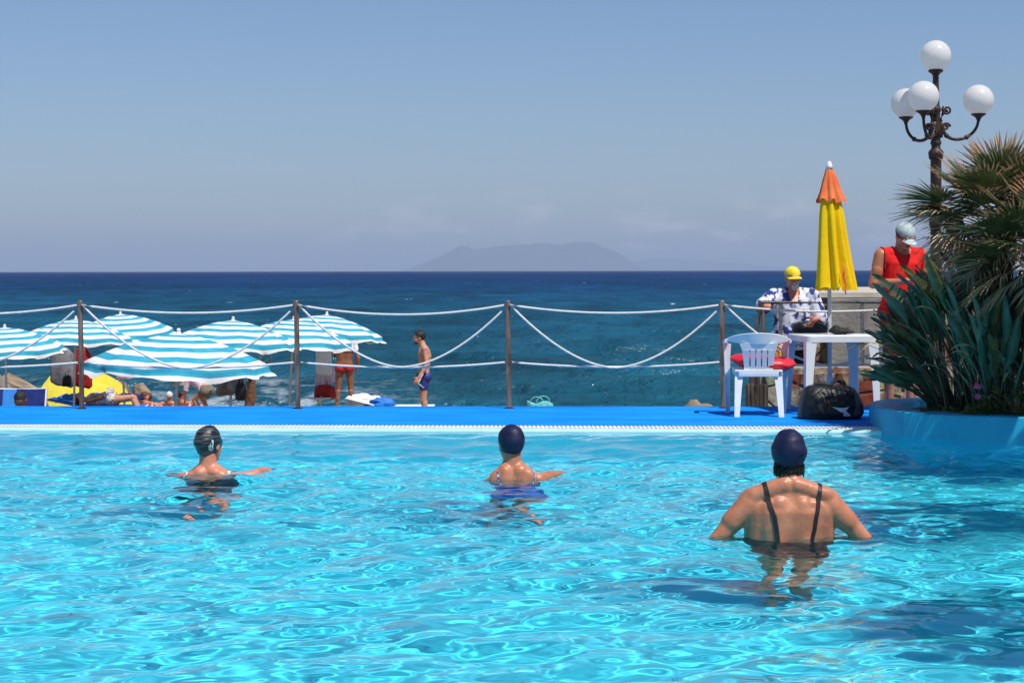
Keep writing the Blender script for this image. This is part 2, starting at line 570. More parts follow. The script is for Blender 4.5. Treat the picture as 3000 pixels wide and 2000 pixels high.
def hand(mb, wrist, d, palm_n, side, curl=.5, s=1.0, spread=.12):
    """palm, four unequal bent fingers and a thumb; d: direction of the hand, palm_n: where the palm faces, side: thumb side vector"""
    d = Vector(d).normalized(); pn = Vector(palm_n); pn = (pn - d * pn.dot(d)).normalized()
    sd = d.cross(pn)
    if sd.dot(Vector(side)) < 0:
        sd = -sd
    R = Matrix((sd, d, pn)).transposed()
    mb.add(*ball(wrist + d * .045 * s, (.040 * s, .052 * s, .015 * s), 12, 8, R))
    mb.add(*cap_seg(wrist - d * .02, wrist + d * .02, .024 * s, .024 * s, 10))
    for k, (off, ln) in enumerate(((.029, .066), (.010, .076), (-.010, .071), (-.029, .056))):
        p = wrist + d * .082 * s + sd * off * s
        ang = curl * (.5 + .1 * k)
        for j in range(3):
            q = p + (d * math.cos(ang) + pn * math.sin(ang) + sd * off / .03 * spread * .5).normalized() * ln * s * (.42, .33, .25)[j]
            mb.add(*cap_seg(p, q, .0088 * s, .0080 * s, 8))
            p = q
            ang += curl * .75
    p = wrist + d * .025 * s + sd * .032 * s
    q = p + (d * .65 + sd * .75 + pn * .2).normalized() * .036 * s
    mb.add(*cap_seg(p, q, .012 * s, .0105 * s, 8))
    mb.add(*cap_seg(q, q + (d * .9 + sd * .25 + pn * .35).normalized() * .030 * s, .0105 * s, .009 * s, 8))


def foot(mb, ank, fwd, s=1.0):
    f = Vector(fwd).normalized()
    base = Vector((ank.x, ank.y, ank.z - .055 * s))
    mb.add(*cap_seg(base - f * .05 * s, base + f * .11 * s, .030 * s, .027 * s, 12))
    mb.add(*cap_seg(ank, base + f * .09 * s, .036 * s, .026 * s, 12))
    side = f.cross(Vector((0, 0, 1)))
    for k in range(5):
        o = base + f * (.125 - .008 * k) * s + side * (-.030 + .015 * k) * s
        mb.add(*cap_seg(o, o + f * .030 * s - Vector((0, 0, .006)), .012 * s, .010 * s, 8))


def head_frame(J, yaw=0, pitch=0, roll=0):
    return Matrix.Translation(J['head']) @ Euler((pitch, roll, yaw), 'ZYX').to_matrix().to_4x4()


def head(mb, H, J, s=1.0, face=True):
    def T(p):
        return H @ Vector(p)
    R = H.to_3x3()
    mb.add(*ball(T((0, -.014, .028)), (.074 * s, .095 * s, .086 * s), 18, 12, R))
    mb.add(*ball(T((0, .028, -.030)), (.061 * s, .066 * s, .088 * s), 18, 12, R))
    mb.add(*ball(T((0, .048, -.086)), (.044, .042, .030), 12, 8, R))
    mb.add(*cap_seg(T((-.03, .082, .022)), T((.03, .082, .022)), .014, .014, 8))
    mb.add(*cap_seg(T((0, .090, .014)), T((0, .110, -.026)), .009, .015, 8))
    mb.add(*cap_seg(T((-.020, .085, -.058)), T((.020, .085, -.058)), .010, .010, 8))
    for k in (-1, 1):
        mb.add(*ball(T((k * .076, -.006, -.010)), (.010, .022, .031), 10, 8, R))
        mb.add(*ball(T((k * .038, .062, -.030)), (.024, .022, .024), 10, 8, R))
    N = J['neck']
    mb.add(*cap_seg(N - Vector((0, 0, .03)), T((0, -.018, -.050)), .062 * s, .056 * s, 16))


def limbs(mb, J, w=1.0, legs=True, hands=True, hand_args=None, aw=1.0):
    for q in 'LR':
        sx = -1 if q == 'L' else 1
        sh, el, wr = J['sh' + q], J['el' + q], J['wr' + q]
        mb.add(*ball(sh, .060 * aw, 14, 10))
        mb.add(*cap_seg(J['neck'] - Vector((0, 0, .02)), sh + Vector((0, 0, .0)), .056, .050 * aw))
        mb.add(*cap_seg(J['chest'] + (sh - J['chest']) * .55, sh, .085 * aw, .055 * aw))
        mb.add(*cap_seg(sh, el, .054 * aw, .041 * aw))
        mb.add(*cap_seg(sh.lerp(el, .25), sh.lerp(el, .65), .050 * aw, .047 * aw))
        mb.add(*cap_seg(el, wr, .041 * aw, .027))
        mb.add(*cap_seg(el.lerp(wr, .1), el.lerp(wr, .45), .042 * aw, .037 * aw))
        if hands:
            ha = (hand_args or {}).get(q)
            d = (wr - el).normalized()
            if ha is None:
                ha = dict(d=d, palm_n=(-sx, 0, 0), side=(0, 1, 0), curl=.45)
            hand(mb, wr, **ha)
        if legs:
            hp, kn, an = J['hip' + q], J['knee' + q], J['ank' + q]
            mb.add(*cap_seg(hp, kn, .086 * w, .054 * w))
            mb.add(*ball(hp + Vector((0, -.035, -.01)), .095 * w, 14, 10))
            mb.add(*ball(kn + Vector((0, .012, 0)), .052 * w, 12, 8))
            mb.add(*cap_seg(kn, an, .050 * w, .034))
            c = kn.lerp(an, .3)
            mb.add(*cap_seg(kn.lerp(an, .12) + Vector((0, -.012, 0)), kn.lerp(an, .5) + Vector((0, -.012, 0)), .053 * w, .045 * w))
            foot(mb, an, J.get('foot' + q, Vector((sx * .25, 1, 0))))


def make_person(label, loc, rz, J, skin, head_rot=(0, 0, 0), w=1.0, dep=1.0, legs=True, hands=True, hand_args=None,
                extra=None, voxel=.007, aw=1.0, scale=1.0, group=None, lw=1.0, do_limbs=True, smooth=5):
    j = dict(STAND); j.update(J); j = v3(j)
    t = thing('person', label, 'person', loc, rz, group)
    t.scale = (scale,) * 3
    mb = MB()
    torso(mb, j, w, dep)
    if do_limbs:
        limbs(mb, j, lw, legs, hands, hand_args, aw)
    H = head_frame(j, *head_rot)
    head(mb, H, j)
    if extra:
        extra(mb, j, H)
    me = remesh(mb, voxel, smooth, .5)
    b = obj_from(me, 'body', skin, t)
    return t, j, H, me


def swim_cap(H, parent, m, tilt=.42, drop=-.045, wr=.0035, seed=0, s=1.0, emblem=None):
    """close-fitting cap: a shell over crown and back of the head, cut by a slanting rim"""
    n, mm = 40, 30
    V, Fc = ball((0, 0, 0), (.0805 * s, .106 * s, .101 * s), n, mm)
    out = []
    for v in V:
        v = Vector(v)
        k = noise.noise(Vector((v.x * 9 + seed, v.y * 9, v.z * 26))) * wr
        k += noise.noise(Vector((v.x * 30 + seed, v.y * 30, v.z * 30))) * wr * .3
        v = v * (1 + k / .09)
        zl = drop + v.y * tilt
        c = v + Vector((0, -.016, .026))
        out.append((c, c.z < zl - .0))
    bm = bmesh.new()
    vs = [bm.verts.new(c) for c, _ in out]
    for f in Fc:
        if not all(out[i][1] for i in f):
            bm.faces.new([vs[i] for i in f])
    for v in [v for v in bm.verts if not v.link_faces]:
        bm.verts.remove(v)
    for v in bm.verts:          # pull the rim onto the cutting plane
        zl = drop + (v.co.y + .016) * tilt
        if v.co.z < zl:
            v.co.z = zl
    ed = [e for e in bm.edges if e.is_boundary]
    ret = bmesh.ops.extrude_edge_only(bm, edges=ed)
    for g in ret['geom']:
        if isinstance(g, bmesh.types.BMVert):
            g.co = Vector((g.co.x * .9, (g.co.y + .016) * .9 - .016, g.co.z + .004))
    bmesh.ops.transform(bm, matrix=H, verts=bm.verts)
    bmesh.ops.recalc_face_normals(bm, faces=bm.faces)
    me = bpy.data.meshes.new('swim_cap'); bm.to_mesh(me); bm.free()
    me.polygons.foreach_set('use_smooth', [True] * len(me.polygons))
    return obj_from(me, 'swim_cap', m, parent), me


def baseball_cap(H, parent, m, vis_len=.085, name='cap', vis_w=.075):
    mb = MB()
    n, mm = 28, 16
    V, Fc = ball((0, -.010, .032), (.083, .102, .084), n, mm)
    keep = [f for f in Fc if all(V[i].z > .030 - .012 for i in f)]
    mb.add(V, keep)
    for k in range(6):       # panel seams
        a = PI * k / 3
        pts = [Vector((.0838 * math.sin(t) * math.cos(a), -.010 + .103 * math.sin(t) * math.sin(a), .032 + .085 * math.cos(t))) for t in np.linspace(.05, 1.62, 9)]
        mb.add(*tube(pts, .0016, 5))
    mb.add(*ball((0, -.010, .117), (.008, .008, .005), 8, 6))
    # curved visor
    rows = []
    for i in range(8):
        u = i / 7
        row = []
        for k in range(15):
            s_ = -1 + 2 * k / 14
            x = s_ * vis_w * (1 - .10 * u)
            base = -.010 + .100 * math.sqrt(max(0, 1 - (x / .088) ** 2))
            y = base + u * vis_len * math.sqrt(max(0.02, 1 - (s_ * .92) ** 2))
            z = .022 - .018 * s_ * s_ - .012 * u
            row.append(Vector((x, y, z)))
        rows.append(row)
    top = [p for r in rows for p in r]
    V = top + [p - Vector((0, 0, .004)) for p in top]
    Fc = []
    N = len(top)
    for i in range(7):
        for k in range(14):
            a = i * 15 + k
            Fc.append((a, a + 1, a + 16, a + 15)); Fc.append((N + a, N + a + 15, N + a + 16, N + a + 1))
    for k in range(14):
        Fc.append((105 + k, 106 + k, N + 106 + k, N + 105 + k))
    mb.add(V, Fc)
    mb.v = [tuple(H @ Vector(p)) for p in mb.v]
    return mb.build(name, m, parent)


def hair_cap(H, parent, m, line=.02, tilt=.75, thick=.008, low=-.07, name='hair', fuzz=.006, top=9.0):
    """short hair: rough shell over crown, sides and nape"""
    V, Fc = ball((0, -.014, .028), (.074 + thick, .095 + thick, .086 + thick), 36, 26)
    V = [Vector(v) for v in V]
    V = [v + (v - Vector((0, -.014, .028))).normalized() * (noise.noise(v * 42) * fuzz + noise.noise(v * 95) * fuzz * .6) for v in V]
    keep = [f for f in Fc if all(V[i].z > max(low, line + (V[i].y - .02) * tilt) and V[i].z < top for i in f)]
    mb = MB(); mb.add(V, keep)
    mb.v = [tuple(H @ Vector(p)) for p in mb.v]
    return mb.build(name, m, parent)


def strap_on(bvh, pts, width, name, m, parent, thick=.003):
    """strap laid on the body surface through the given points"""
    path, nr = [], []
    pts = [Vector(p) for p in pts]
    seq = []
    for a, b in zip(pts[:-1], pts[1:]):
        seq += [a.lerp(b, t) for t in np.linspace(0, 1, 10, endpoint=False)]
    seq.append(pts[-1])
    for q in seq:
        co, no, _, _ = bvh.find_nearest(q)
        path.append(co + no * .0015); nr.append(no)
    for _ in range(3):
        path = [path[0]] + [(path[i - 1] + path[i] * 2 + path[i + 1]) / 4 for i in range(1, len(path) - 1)] + [path[-1]]
        nr = [nr[0]] + [(nr[i - 1] + nr[i] * 2 + nr[i + 1]).normalized() for i in range(1, len(nr) - 1)] + [nr[-1]]
    mb = MB(); mb.add(*ribbon(path, nr, width, thick))
    return mb.build(name, m, parent, smooth=False)


def bvh_of(me):
    return BVHTree.FromPolygons([v.co for v in me.vertices], [tuple(p.vertices) for p in me.polygons])


def patch_on(bvh, polys, origin, axis, ux, uy, name, m, parent, lift=.0015, step=.006):
    """flat mark printed on a curved surface: 2-D polygons cast along axis onto the surface"""
    bm = bmesh.new()
    for poly in polys:
        vs = [bm.verts.new(Vector((p[0], p[1], 0))) for p in poly]
        bm.faces.new(vs)
    bmesh.ops.triangulate(bm, faces=bm.faces)
    for _ in range(3):
        long = [e for e in bm.edges if e.calc_length() > step]
        if not long:
            break
        bmesh.ops.subdivide_edges(bm, edges=long, cuts=1)
        bmesh.ops.triangulate(bm, faces=bm.faces)
    origin, axis, ux, uy = Vector(origin), Vector(axis).normalized(), Vector(ux), Vector(uy)
    for v in bm.verts:
        o = origin + ux * v.co.x + uy * v.co.y
        hit, no, _, _ = bvh.ray_cast(o, axis)
        v.co = (hit + no * lift) if hit else o
    me = bpy.data.meshes.new(name); bm.to_mesh(me); bm.free()
    return obj_from(me, name, m, parent)

# ------------------------------------------------------------------ world, sun, camera
SUN_EL, SUN_H = math.radians(61), Vector((.64, -.77, 0)).normalized()
SUN_DIR = Vector((SUN_H.x * math.cos(SUN_EL), SUN_H.y * math.cos(SUN_EL), math.sin(SUN_EL)))
w = bpy.data.worlds.new('World'); sc.world = w
n, l = nodes_of(w)
bg = n['Background']; bg.inputs['Strength'].default_value = .1
sky = n.new('ShaderNodeTexSky'); sky.sky_type = 'NISHITA'; sky.sun_disc = False
sky.sun_elevation = SUN_EL; sky.sun_rotation = math.atan2(SUN_H.x, SUN_H.y)
sky.air_density = 1.0; sky.dust_density = .6; sky.ozone_density = 2.5; sky.altitude = 0
tint = n.new('ShaderNodeMix'); tint.data_type = 'RGBA'; tint.blend_type = 'MULTIPLY'; tint.inputs[0].default_value = 1
tint.inputs['B'].default_value = (.62, .705, .855, 1)
zen = n.new('ShaderNodeValToRGB'); zen.color_ramp.elements[0].position = .16; zen.color_ramp.elements[0].color = (.62, .705, .855, 1)
zen.color_ramp.elements[1].position = .65; zen.color_ramp.elements[1].color = (.50, .60, .72, 1)
l.new(sky.outputs[0], tint.inputs['A'])
tc = n.new('ShaderNodeTexCoord')
sep = n.new('ShaderNodeSeparateXYZ'); l.new(tc.outputs['Generated'], sep.inputs[0])
l.new(sep.outputs['Z'], zen.inputs[0]); l.new(zen.outputs[0], tint.inputs['B'])
mp = n.new('ShaderNodeMapping'); mp.inputs['Scale'].default_value = (17, 17, 46); mp.inputs['Location'].default_value = (1.3, .2, .4)
l.new(tc.outputs['Generated'], mp.inputs[0])
cn = n.new('ShaderNodeTexNoise'); cn.inputs['Scale'].default_value = 1.7; cn.inputs['Detail'].default_value = 7; cn.inputs['Roughness'].default_value = .58
l.new(mp.outputs[0], cn.inputs['Vector'])
cr = n.new('ShaderNodeValToRGB'); cr.color_ramp.elements[0].position = .50; cr.color_ramp.elements[1].position = .78
l.new(cn.outputs['Fac'], cr.inputs[0])
band = n.new('ShaderNodeValToRGB')       # the clouds lie in a low bank above the horizon
e = band.color_ramp.elements
e[0].position = .004; e[0].color = (.2, .2, .2, 1); e[1].position = .046; e[1].color = (0, 0, 0, 1)
k = e.new(.014); k.color = (1, 1, 1, 1); k = e.new(.028); k.color = (.45, .45, .45, 1)
l.new(sep.outputs['Z'], band.inputs[0])
side = n.new('ShaderNodeValToRGB')
side.color_ramp.elements[0].position = .42; side.color_ramp.elements[0].color = (.12, .12, .12, 1); side.color_ramp.elements[1].position = .5
sx = n.new('ShaderNodeMath'); sx.operation = 'MULTIPLY_ADD'; sx.inputs[1].default_value = .5; sx.inputs[2].default_value = .5
l.new(sep.outputs['X'], sx.inputs[0]); l.new(sx.outputs[0], side.inputs[0])
mu = n.new('ShaderNodeMath'); mu.operation = 'MULTIPLY'; l.new(cr.outputs[0], mu.inputs[0]); l.new(band.outputs[0], mu.inputs[1])
mu2 = n.new('ShaderNodeMath'); mu2.operation = 'MULTIPLY'; l.new(mu.outputs[0], mu2.inputs[0]); l.new(side.outputs[0], mu2.inputs[1])
cm = n.new('ShaderNodeMix'); cm.data_type = 'RGBA'
cm.inputs['B'].default_value = (8.4, 7.6, 7.7, 1)
l.new(mu2.outputs[0], cm.inputs[0]); l.new(tint.outputs['Result'], cm.inputs['A'])
l.new(cm.outputs['Result'], bg.inputs['Color'])

sun = bpy.data.lights.new('sun', 'SUN'); sun.energy = 4.3; sun.angle = math.radians(.5); sun.color = (1, .955, .89)
so = bpy.data.objects.new('sun', sun); COL.objects.link(so)
so.rotation_euler = SUN_DIR.to_track_quat('Z', 'Y').to_euler()
sun.cycles.is_caustics_light = True

cam = bpy.data.cameras.new('camera'); co = bpy.data.objects.new('camera', cam); COL.objects.link(co); sc.camera = co
cam.sensor_width = 36; cam.lens = F / 3000 * 36; cam.clip_start = .1; cam.clip_end = 150000
cam.shift_y = -207 / 3000
co.matrix_world = Matrix.Translation((0, 0, CAM_Z)) @ Matrix.Rotation(PI / 2, 4, 'X') @ Matrix.Rotation(-.002, 4, 'Z')
sc.view_settings.view_transform = 'Standard'; sc.view_settings.look = 'None'
sc.view_settings.exposure = .25; sc.view_settings.gamma = 1
sc.cycles.max_bounces = 12; sc.cycles.transmission_bounces = 8; sc.cycles.transparent_max_bounces = 16

# ------------------------------------------------------------------ the air
mb = MB(); mb.add(*bbox((0, 34000, 396), (160000, 80000, 812)))
hz = bpy.data.materials.new('sea_air'); n, l = nodes_of(hz); n.clear()
ho = n.new('ShaderNodeOutputMaterial'); hv = n.new('ShaderNodeVolumePrincipled')
hv.inputs['Color'].default_value = (.60, .74, 1.0, 1); hv.inputs['Density'].default_value = 3.9e-5; hv.inputs['Anisotropy'].default_value = .0
l.new(hv.outputs[0], ho.inputs['Volume'])
haze = mb.build('haze', hz, smooth=False); haze['kind'] = 'stuff'; haze['label'] = 'thin bluish sea haze hanging between the shore and the island'

# ------------------------------------------------------------------ island
prof = [(1170, 0), (1215, 14), (1298, 46), (1330, 64), (1353, 76), (1372, 72), (1389, 64), (1421, 68), (1472, 74), (1540, 77), (1587, 83),
        (1612, 81), (1638, 75), (1665, 80), (1693, 86), (1725, 85), (1748, 81), (1770, 68), (1795, 62), (1833, 39), (1862, 17), (1890, 0)]
D = 45000.0
xs = (np.array([p[0] for p in prof]) - 1500) / F * D
hs = np.array([p[1] for p in prof]) / F * D
X, Y = np.meshgrid(np.linspace(xs[0], xs[-1], 240), np.linspace(D - 2000, D + 2000, 70))
Hh = np.interp(X, xs, hs)
ridge = np.exp(-((Y - D - 120 * np.sin(X / 740)) / 940) ** 2)
rough = np.array([[noise.noise(Vector((x / 360, y / 360, 3))) * .6 + noise.noise(Vector((x / 135, y / 135, 9))) * .3 for x, y in zip(a, b)] for a, b in zip(X, Y)])
Z = SEA - 2 + Hh * ridge * (1 + .10 * rough * (1 - ridge * .7)) + rough * 14 * np.sqrt(np.clip(Hh / 700, 0, 1))
M['island'] = pm('island_scrub', (.035, .06, .07), (.075, .10, .10), .002, .95)
struct(np_grid('island', X, Y, Z, M['island']))
prof2 = [(1780, 0), (1830, 30), (1880, 54), (1960, 58), (2050, 50), (2140, 38), (2250, 22), (2330, 10), (2400, 0)]
D2 = 62000.0
xs = (np.array([p[0] for p in prof2]) - 1500) / F * D2; hs = np.array([p[1] for p in prof2]) / F * D2 * .62
X, Y = np.meshgrid(np.linspace(xs[0], xs[-1], 160), np.linspace(D2 - 2600, D2 + 2600, 40))
Z = SEA - 2 + np.interp(X, xs, hs) * np.exp(-((Y - D2) / 1200) ** 2)
struct(np_grid('distant_island', X, Y, Z, M['island']))

# ------------------------------------------------------------------ sea
yv = 40 * np.exp(np.linspace(0, math.log(90000 / 40), 1000))
tv = np.linspace(-.55, .55, 420)
Y, T = np.meshgrid(yv, tv, indexing='ij')
X = T * (Y + 60)
Z = np.full_like(X, SEA)
dy = np.gradient(yv)[:, None]
for k in range(70):
    Lw = math.exp(rng.uniform(math.log(1.3), math.log(22)))
    th = rng.normal(-PI / 2 + .25, .55)
    kk = 2 * PI / Lw
    A = .0135 * Lw ** .75 / math.sqrt(8)
    fade = 1 / (1 + (3.2 * np.maximum(dy, (yv[:, None] + 60) * 1.1 / 420 * .35) / Lw) ** 4)
    ph = kk * (math.cos(th) * X + math.sin(th) * Y) + rng.uniform(0, 6.28)
    Z += A * fade * (np.sin(ph) + .22 * np.sin(2 * ph + 1.2))
sm = bpy.data.materials.new('sea_water'); n, l = nodes_of(sm); b = n['Principled BSDF']
b.inputs['Roughness'].default_value = .22; b.inputs['IOR'].default_value = 1.33; b.inputs['Specular IOR Level'].default_value = .22
tc = n.new('ShaderNodeTexCoord'); sep = n.new('ShaderNodeSeparateXYZ'); l.new(tc.outputs['Object'], sep.inputs[0])
lg = n.new('ShaderNodeMath'); lg.operation = 'LOGARITHM'; lg.inputs[1].default_value = 10; l.new(sep.outputs['Y'], lg.inputs[0])
mr = n.new('ShaderNodeMapRange'); mr.inputs['From Min'].default_value = 1.7; mr.inputs['From Max'].default_value = 3.3; l.new(lg.outputs[0], mr.inputs[0])
cr = n.new('ShaderNodeValToRGB'); e = cr.color_ramp.elements     # shallow green water by the shore, deep blue offshore
e[0].position = 0; e[0].color = (.011, .100, .148, 1); e[1].position = 1; e[1].color = (.0015, .023, .108, 1)
k = e.new(.35); k.color = (.007, .076, .142, 1); k = e.new(.65); k.color = (.0015, .037, .120, 1)
l.new(mr.outputs[0], cr.inputs[0])


def sea_noise(scale, sy, detail):
    mp = n.new('ShaderNodeMapping'); mp.inputs['Scale'].default_value = (1, sy, 1); l.new(tc.outputs['Object'], mp.inputs[0])
    t = n.new('ShaderNodeTexNoise'); t.inputs['Scale'].default_value = scale; t.inputs['Detail'].default_value = detail
    t.inputs['Roughness'].default_value = .6
    l.new(mp.outputs[0], t.inputs['Vector']); return t


patch = sea_noise(.011, .28, 5)
pr = n.new('ShaderNodeMapRange'); pr.inputs['From Min'].default_value = .3; pr.inputs['From Max'].default_value = .7
pr.inputs['To Min'].default_value = .62; pr.inputs['To Max'].default_value = 1.35; l.new(patch.outputs[0], pr.inputs[0])
patch2 = sea_noise(.14, .5, 5)  # light and dark of the wavelets, put into the sea colour
pr2 = n.new('ShaderNodeMapRange'); pr2.inputs['From Min'].default_value = .3; pr2.inputs['From Max'].default_value = .7
pr2.inputs['To Min'].default_value = .55; pr2.inputs['To Max'].default_value = 1.45; l.new(patch2.outputs[0], pr2.inputs[0])
pp = n.new('ShaderNodeMath'); pp.operation = 'MULTIPLY'; l.new(pr.outputs[0], pp.inputs[0]); l.new(pr2.outputs[0], pp.inputs[1])
cmul = n.new('ShaderNodeVectorMath'); cmul.operation = 'SCALE'; l.new(cr.outputs[0], cmul.inputs[0]); l.new(pp.outputs[0], cmul.inputs['Scale'])
# foam: scattered crests offshore, broken white water against the shore
f1 = sea_noise(.22, .30, 5)
fr = n.new('ShaderNodeValToRGB'); fr.color_ramp.elements[0].position = .705; fr.color_ramp.elements[1].position = .735; l.new(f1.outputs[0], fr.inputs[0])
f2 = sea_noise(.75, .55, 8)
fr2 = n.new('ShaderNodeValToRGB'); fr2.color_ramp.elements[0].position = .49; fr2.color_ramp.elements[1].position = .64; l.new(f2.outputs[0], fr2.inputs[0])
sh = n.new('ShaderNodeMapRange'); sh.inputs['From Min'].default_value = 50; sh.inputs['From Max'].default_value = 74
sh.inputs['To Min'].default_value = 1; sh.inputs['To Max'].default_value = 0; l.new(sep.outputs['Y'], sh.inputs[0])
shx = n.new('ShaderNodeMapRange'); shx.inputs['From Min'].default_value = -2; shx.inputs['From Max'].default_value = -7; l.new(sep.outputs['X'], shx.inputs[0])
sm1 = n.new('ShaderNodeMath'); sm1.operation = 'MULTIPLY'; l.new(sh.outputs[0], sm1.inputs[0]); l.new(shx.outputs[0], sm1.inputs[1])
sm2 = n.new('ShaderNodeMath'); sm2.operation = 'MULTIPLY'; l.new(fr2.outputs[0], sm2.inputs[0]); l.new(sm1.outputs[0], sm2.inputs[1])
fm = n.new('ShaderNodeMath'); fm.operation = 'MAXIMUM'; l.new(fr.outputs[0], fm.inputs[0]); l.new(sm2.outputs[0], fm.inputs[1])
fx = n.new('ShaderNodeMix'); fx.data_type = 'RGBA'; l.new(fm.outputs[0], fx.inputs[0]); l.new(cmul.outputs[0], fx.inputs['A'])
fx.inputs['B'].default_value = (.62, .66, .70, 1)
l.new(fx.outputs['Result'], b.inputs['Base Color'])
rr = n.new('ShaderNodeMapRange'); rr.inputs['To Min'].default_value = .22; rr.inputs['To Max'].default_value = .8; l.new(fm.outputs[0], rr.inputs[0])
l.new(rr.outputs[0], b.inputs['Roughness'])
b1 = sea_noise(.55, .6, 6); b2 = sea_noise(.06, .45, 6)
ba = n.new('ShaderNodeMath'); ba.operation = 'MULTIPLY_ADD'; ba.inputs[1].default_value = 3.0; l.new(b2.outputs[0], ba.inputs[0]); l.new(b1.outputs[0], ba.inputs[2])
bp = n.new('ShaderNodeBump'); bp.inputs['Strength'].default_value = 1.0; bp.inputs['Distance'].default_value = 1.5
l.new(ba.outputs[0], bp.inputs['Height']); l.new(bp.outputs[0], b.inputs['Normal'])
df = n.new('ShaderNodeBsdfDiffuse'); l.new(fx.outputs['Result'], df.inputs['Color']); l.new(bp.outputs[0], df.inputs['Normal'])
gl = n.new('ShaderNodeBsdfGlossy'); gl.inputs['Roughness'].default_value = .18; gl.inputs['Color'].default_value = (.9, .95, 1, 1); l.new(bp.outputs[0], gl.inputs['Normal'])
sx_ = n.new('ShaderNodeMixShader'); sx_.inputs[0].default_value = .085
l.new(df.outputs[0], sx_.inputs[1]); l.new(gl.outputs[0], sx_.inputs[2]); l.new(sx_.outputs[0], n['Material Output'].inputs[0])
struct(np_grid('sea', X, Y, Z, sm))

# ------------------------------------------------------------------ beach
gy = np.linspace(16.5, 60, 90); gx = np.linspace(-26, 26, 120)
X, Y = np.meshgrid(gx, gy)
Z = np.interp(Y, [16.5, 18, 33, 38, 42, 46, 50, 54, 60], [-1.25, -1.25, -1.43, -1.68, -1.93, -2.35, -2.72, -3.0, -3.6])
Z += np.array([[noise.noise(Vector((x * .5, y * .5, 0))) * .05 + noise.noise(Vector((x * 1.7, y * 1.7, 5))) * .03 for x, y in zip(a, b)] for a, b in zip(X, Y)])


def beach_z(y):
    return float(np.interp(y, [16.5, 18, 33, 38, 42, 46, 50, 54, 60], [-1.25, -1.25, -1.43, -1.68, -1.93, -2.35, -2.72, -3.0, -3.6]))


struct(np_grid('beach', X, Y, Z, M['sand']))
mb = MB(); mb.add(*bbox((0, -9, -2.2), (80, 50, .8)))
struct(mb.build('ground', M['concrete'], smooth=False))

# ------------------------------------------------------------------ pool


def prism(poly, z0, z1, bevel=0.0):
    n_ = len(poly)
    V = [(p[0], p[1], z0) for p in poly] + [(p[0], p[1], z1) for p in poly]
    Fc = [tuple(reversed(range(n_))), tuple(range(n_, 2 * n_))]
    Fc += [(i, (i + 1) % n_, n_ + (i + 1) % n_, n_ + i) for i in range(n_)]
    return V, Fc


def yf(x): return 15.79 - .052 * x        # carpet edge
def yb(x): return 17.98 - .031 * x        # back edge of the deck
def yg(x): return 15.53 - .052 * x       # pool edge


XL, XR = -9.5, 9.0
mb = MB()
mb.add(*prism([(XL, yf(XL)), (XR, yf(XR)), (XR, yb(XR)), (XL, yb(XL))], -1.75, DECK))
struct(mb.build('pool_deck', M['blue_deck'], smooth=False))
mb = MB()
mb.add(*prism([(XL, -6), (XR, -6), (XR, 2.4), (XL, 2.4)], -1.75, DECK))
mb.add(*prism([(XL - 4, -6), (-6.56, -6), (-6.56, 15.5), (XL - 4, 15.5)], -1.75, DECK - .003))
struct(mb.build('near_deck', M['tile'], smooth=False))

# pool basin: sloping floor and walls, white overflow lip
mb = MB()


def fz(y): return -1.0 - .03 * (y - 4)


mb.add([(XL, 2.3, fz(2.3)), (XR, 2.3, fz(2.3)), (XR, 16.0, fz(16.0)), (XL, 16.0, fz(16.0))], [(0, 1, 2, 3)])
mb.add([(XL, yg(XL), -1.5), (XR, yg(XR), -1.5), (XR, yg(XR), -.058), (XL, yg(XL), -.058)], [(3, 2, 1, 0)])
mb.add([(-6.55, 2.3, -1.5), (-6.55, 16, -1.5), (-6.55, 16, .03), (-6.55, 2.3, .03)], [(0, 1, 2, 3)])
basin = struct(mb.build('pool_basin', M['pool_paint'], smooth=False))
mb = MB()
V, Fc = [], []
sec = [(.0, -.062), (-.010, -.05), (-.010, .006), (-.004, .020), (.008, .027), (.045, .027), (.045, -.2)]
for x in (XL, XR):
    V += [(x, yg(x) + a, z) for a, z in sec]
k = len(sec)
mb.add(V, [(i, i + 1, k + i + 1, k + i) for i in range(k - 1)])
lip = struct(mb.build('pool_lip', pm('pale_aqua_tile', (.40, .68, .72), (.48, .74, .77), 9, .4), smooth=False))

gt = thing('overflow_grating', 'long white slatted grating along the far pool edge, before the blue deck', 'grating', (0, 0, 0))
mb = MB()
x = XL
while x < 3.35:
    y0, y1 = yg(x) + .055, yf(x) - .006
    mb.add(*bbox((x, (y0 + y1) / 2, .026), (.0215, y1 - y0, .022), 0, ))
    x += .036
mb.build('slats', M['grate'], gt, smooth=False)
mb = MB()
for t in (.0, .33, .66, 1.0):
    V = []
    for xx in (XL, 3.35):
        y0, y1 = yg(xx) + .06, yf(xx) - .012
        yy = y0 + (y1 - y0) * t
        for a, z in ((-.006, .002), (.006, .002), (.006, .031), (-.006, .031)):
            V.append((xx, yy + a, z))
    mb.add(V, [(0, 1, 5, 4), (1, 2, 6, 5), (2, 3, 7, 6), (3, 0, 4, 7)])
mb.build('rails', M['grate'], gt, smooth=False)
mb = MB()
mb.add([(XL, yg(XL) + .05, -.06), (XR, yg(XR) + .05, -.06), (XR, yf(XR), -.06), (XL, yf(XL), -.06)], [(0, 1, 2, 3)])
struct(mb.build('overflow_channel', M['concrete'], smooth=False))

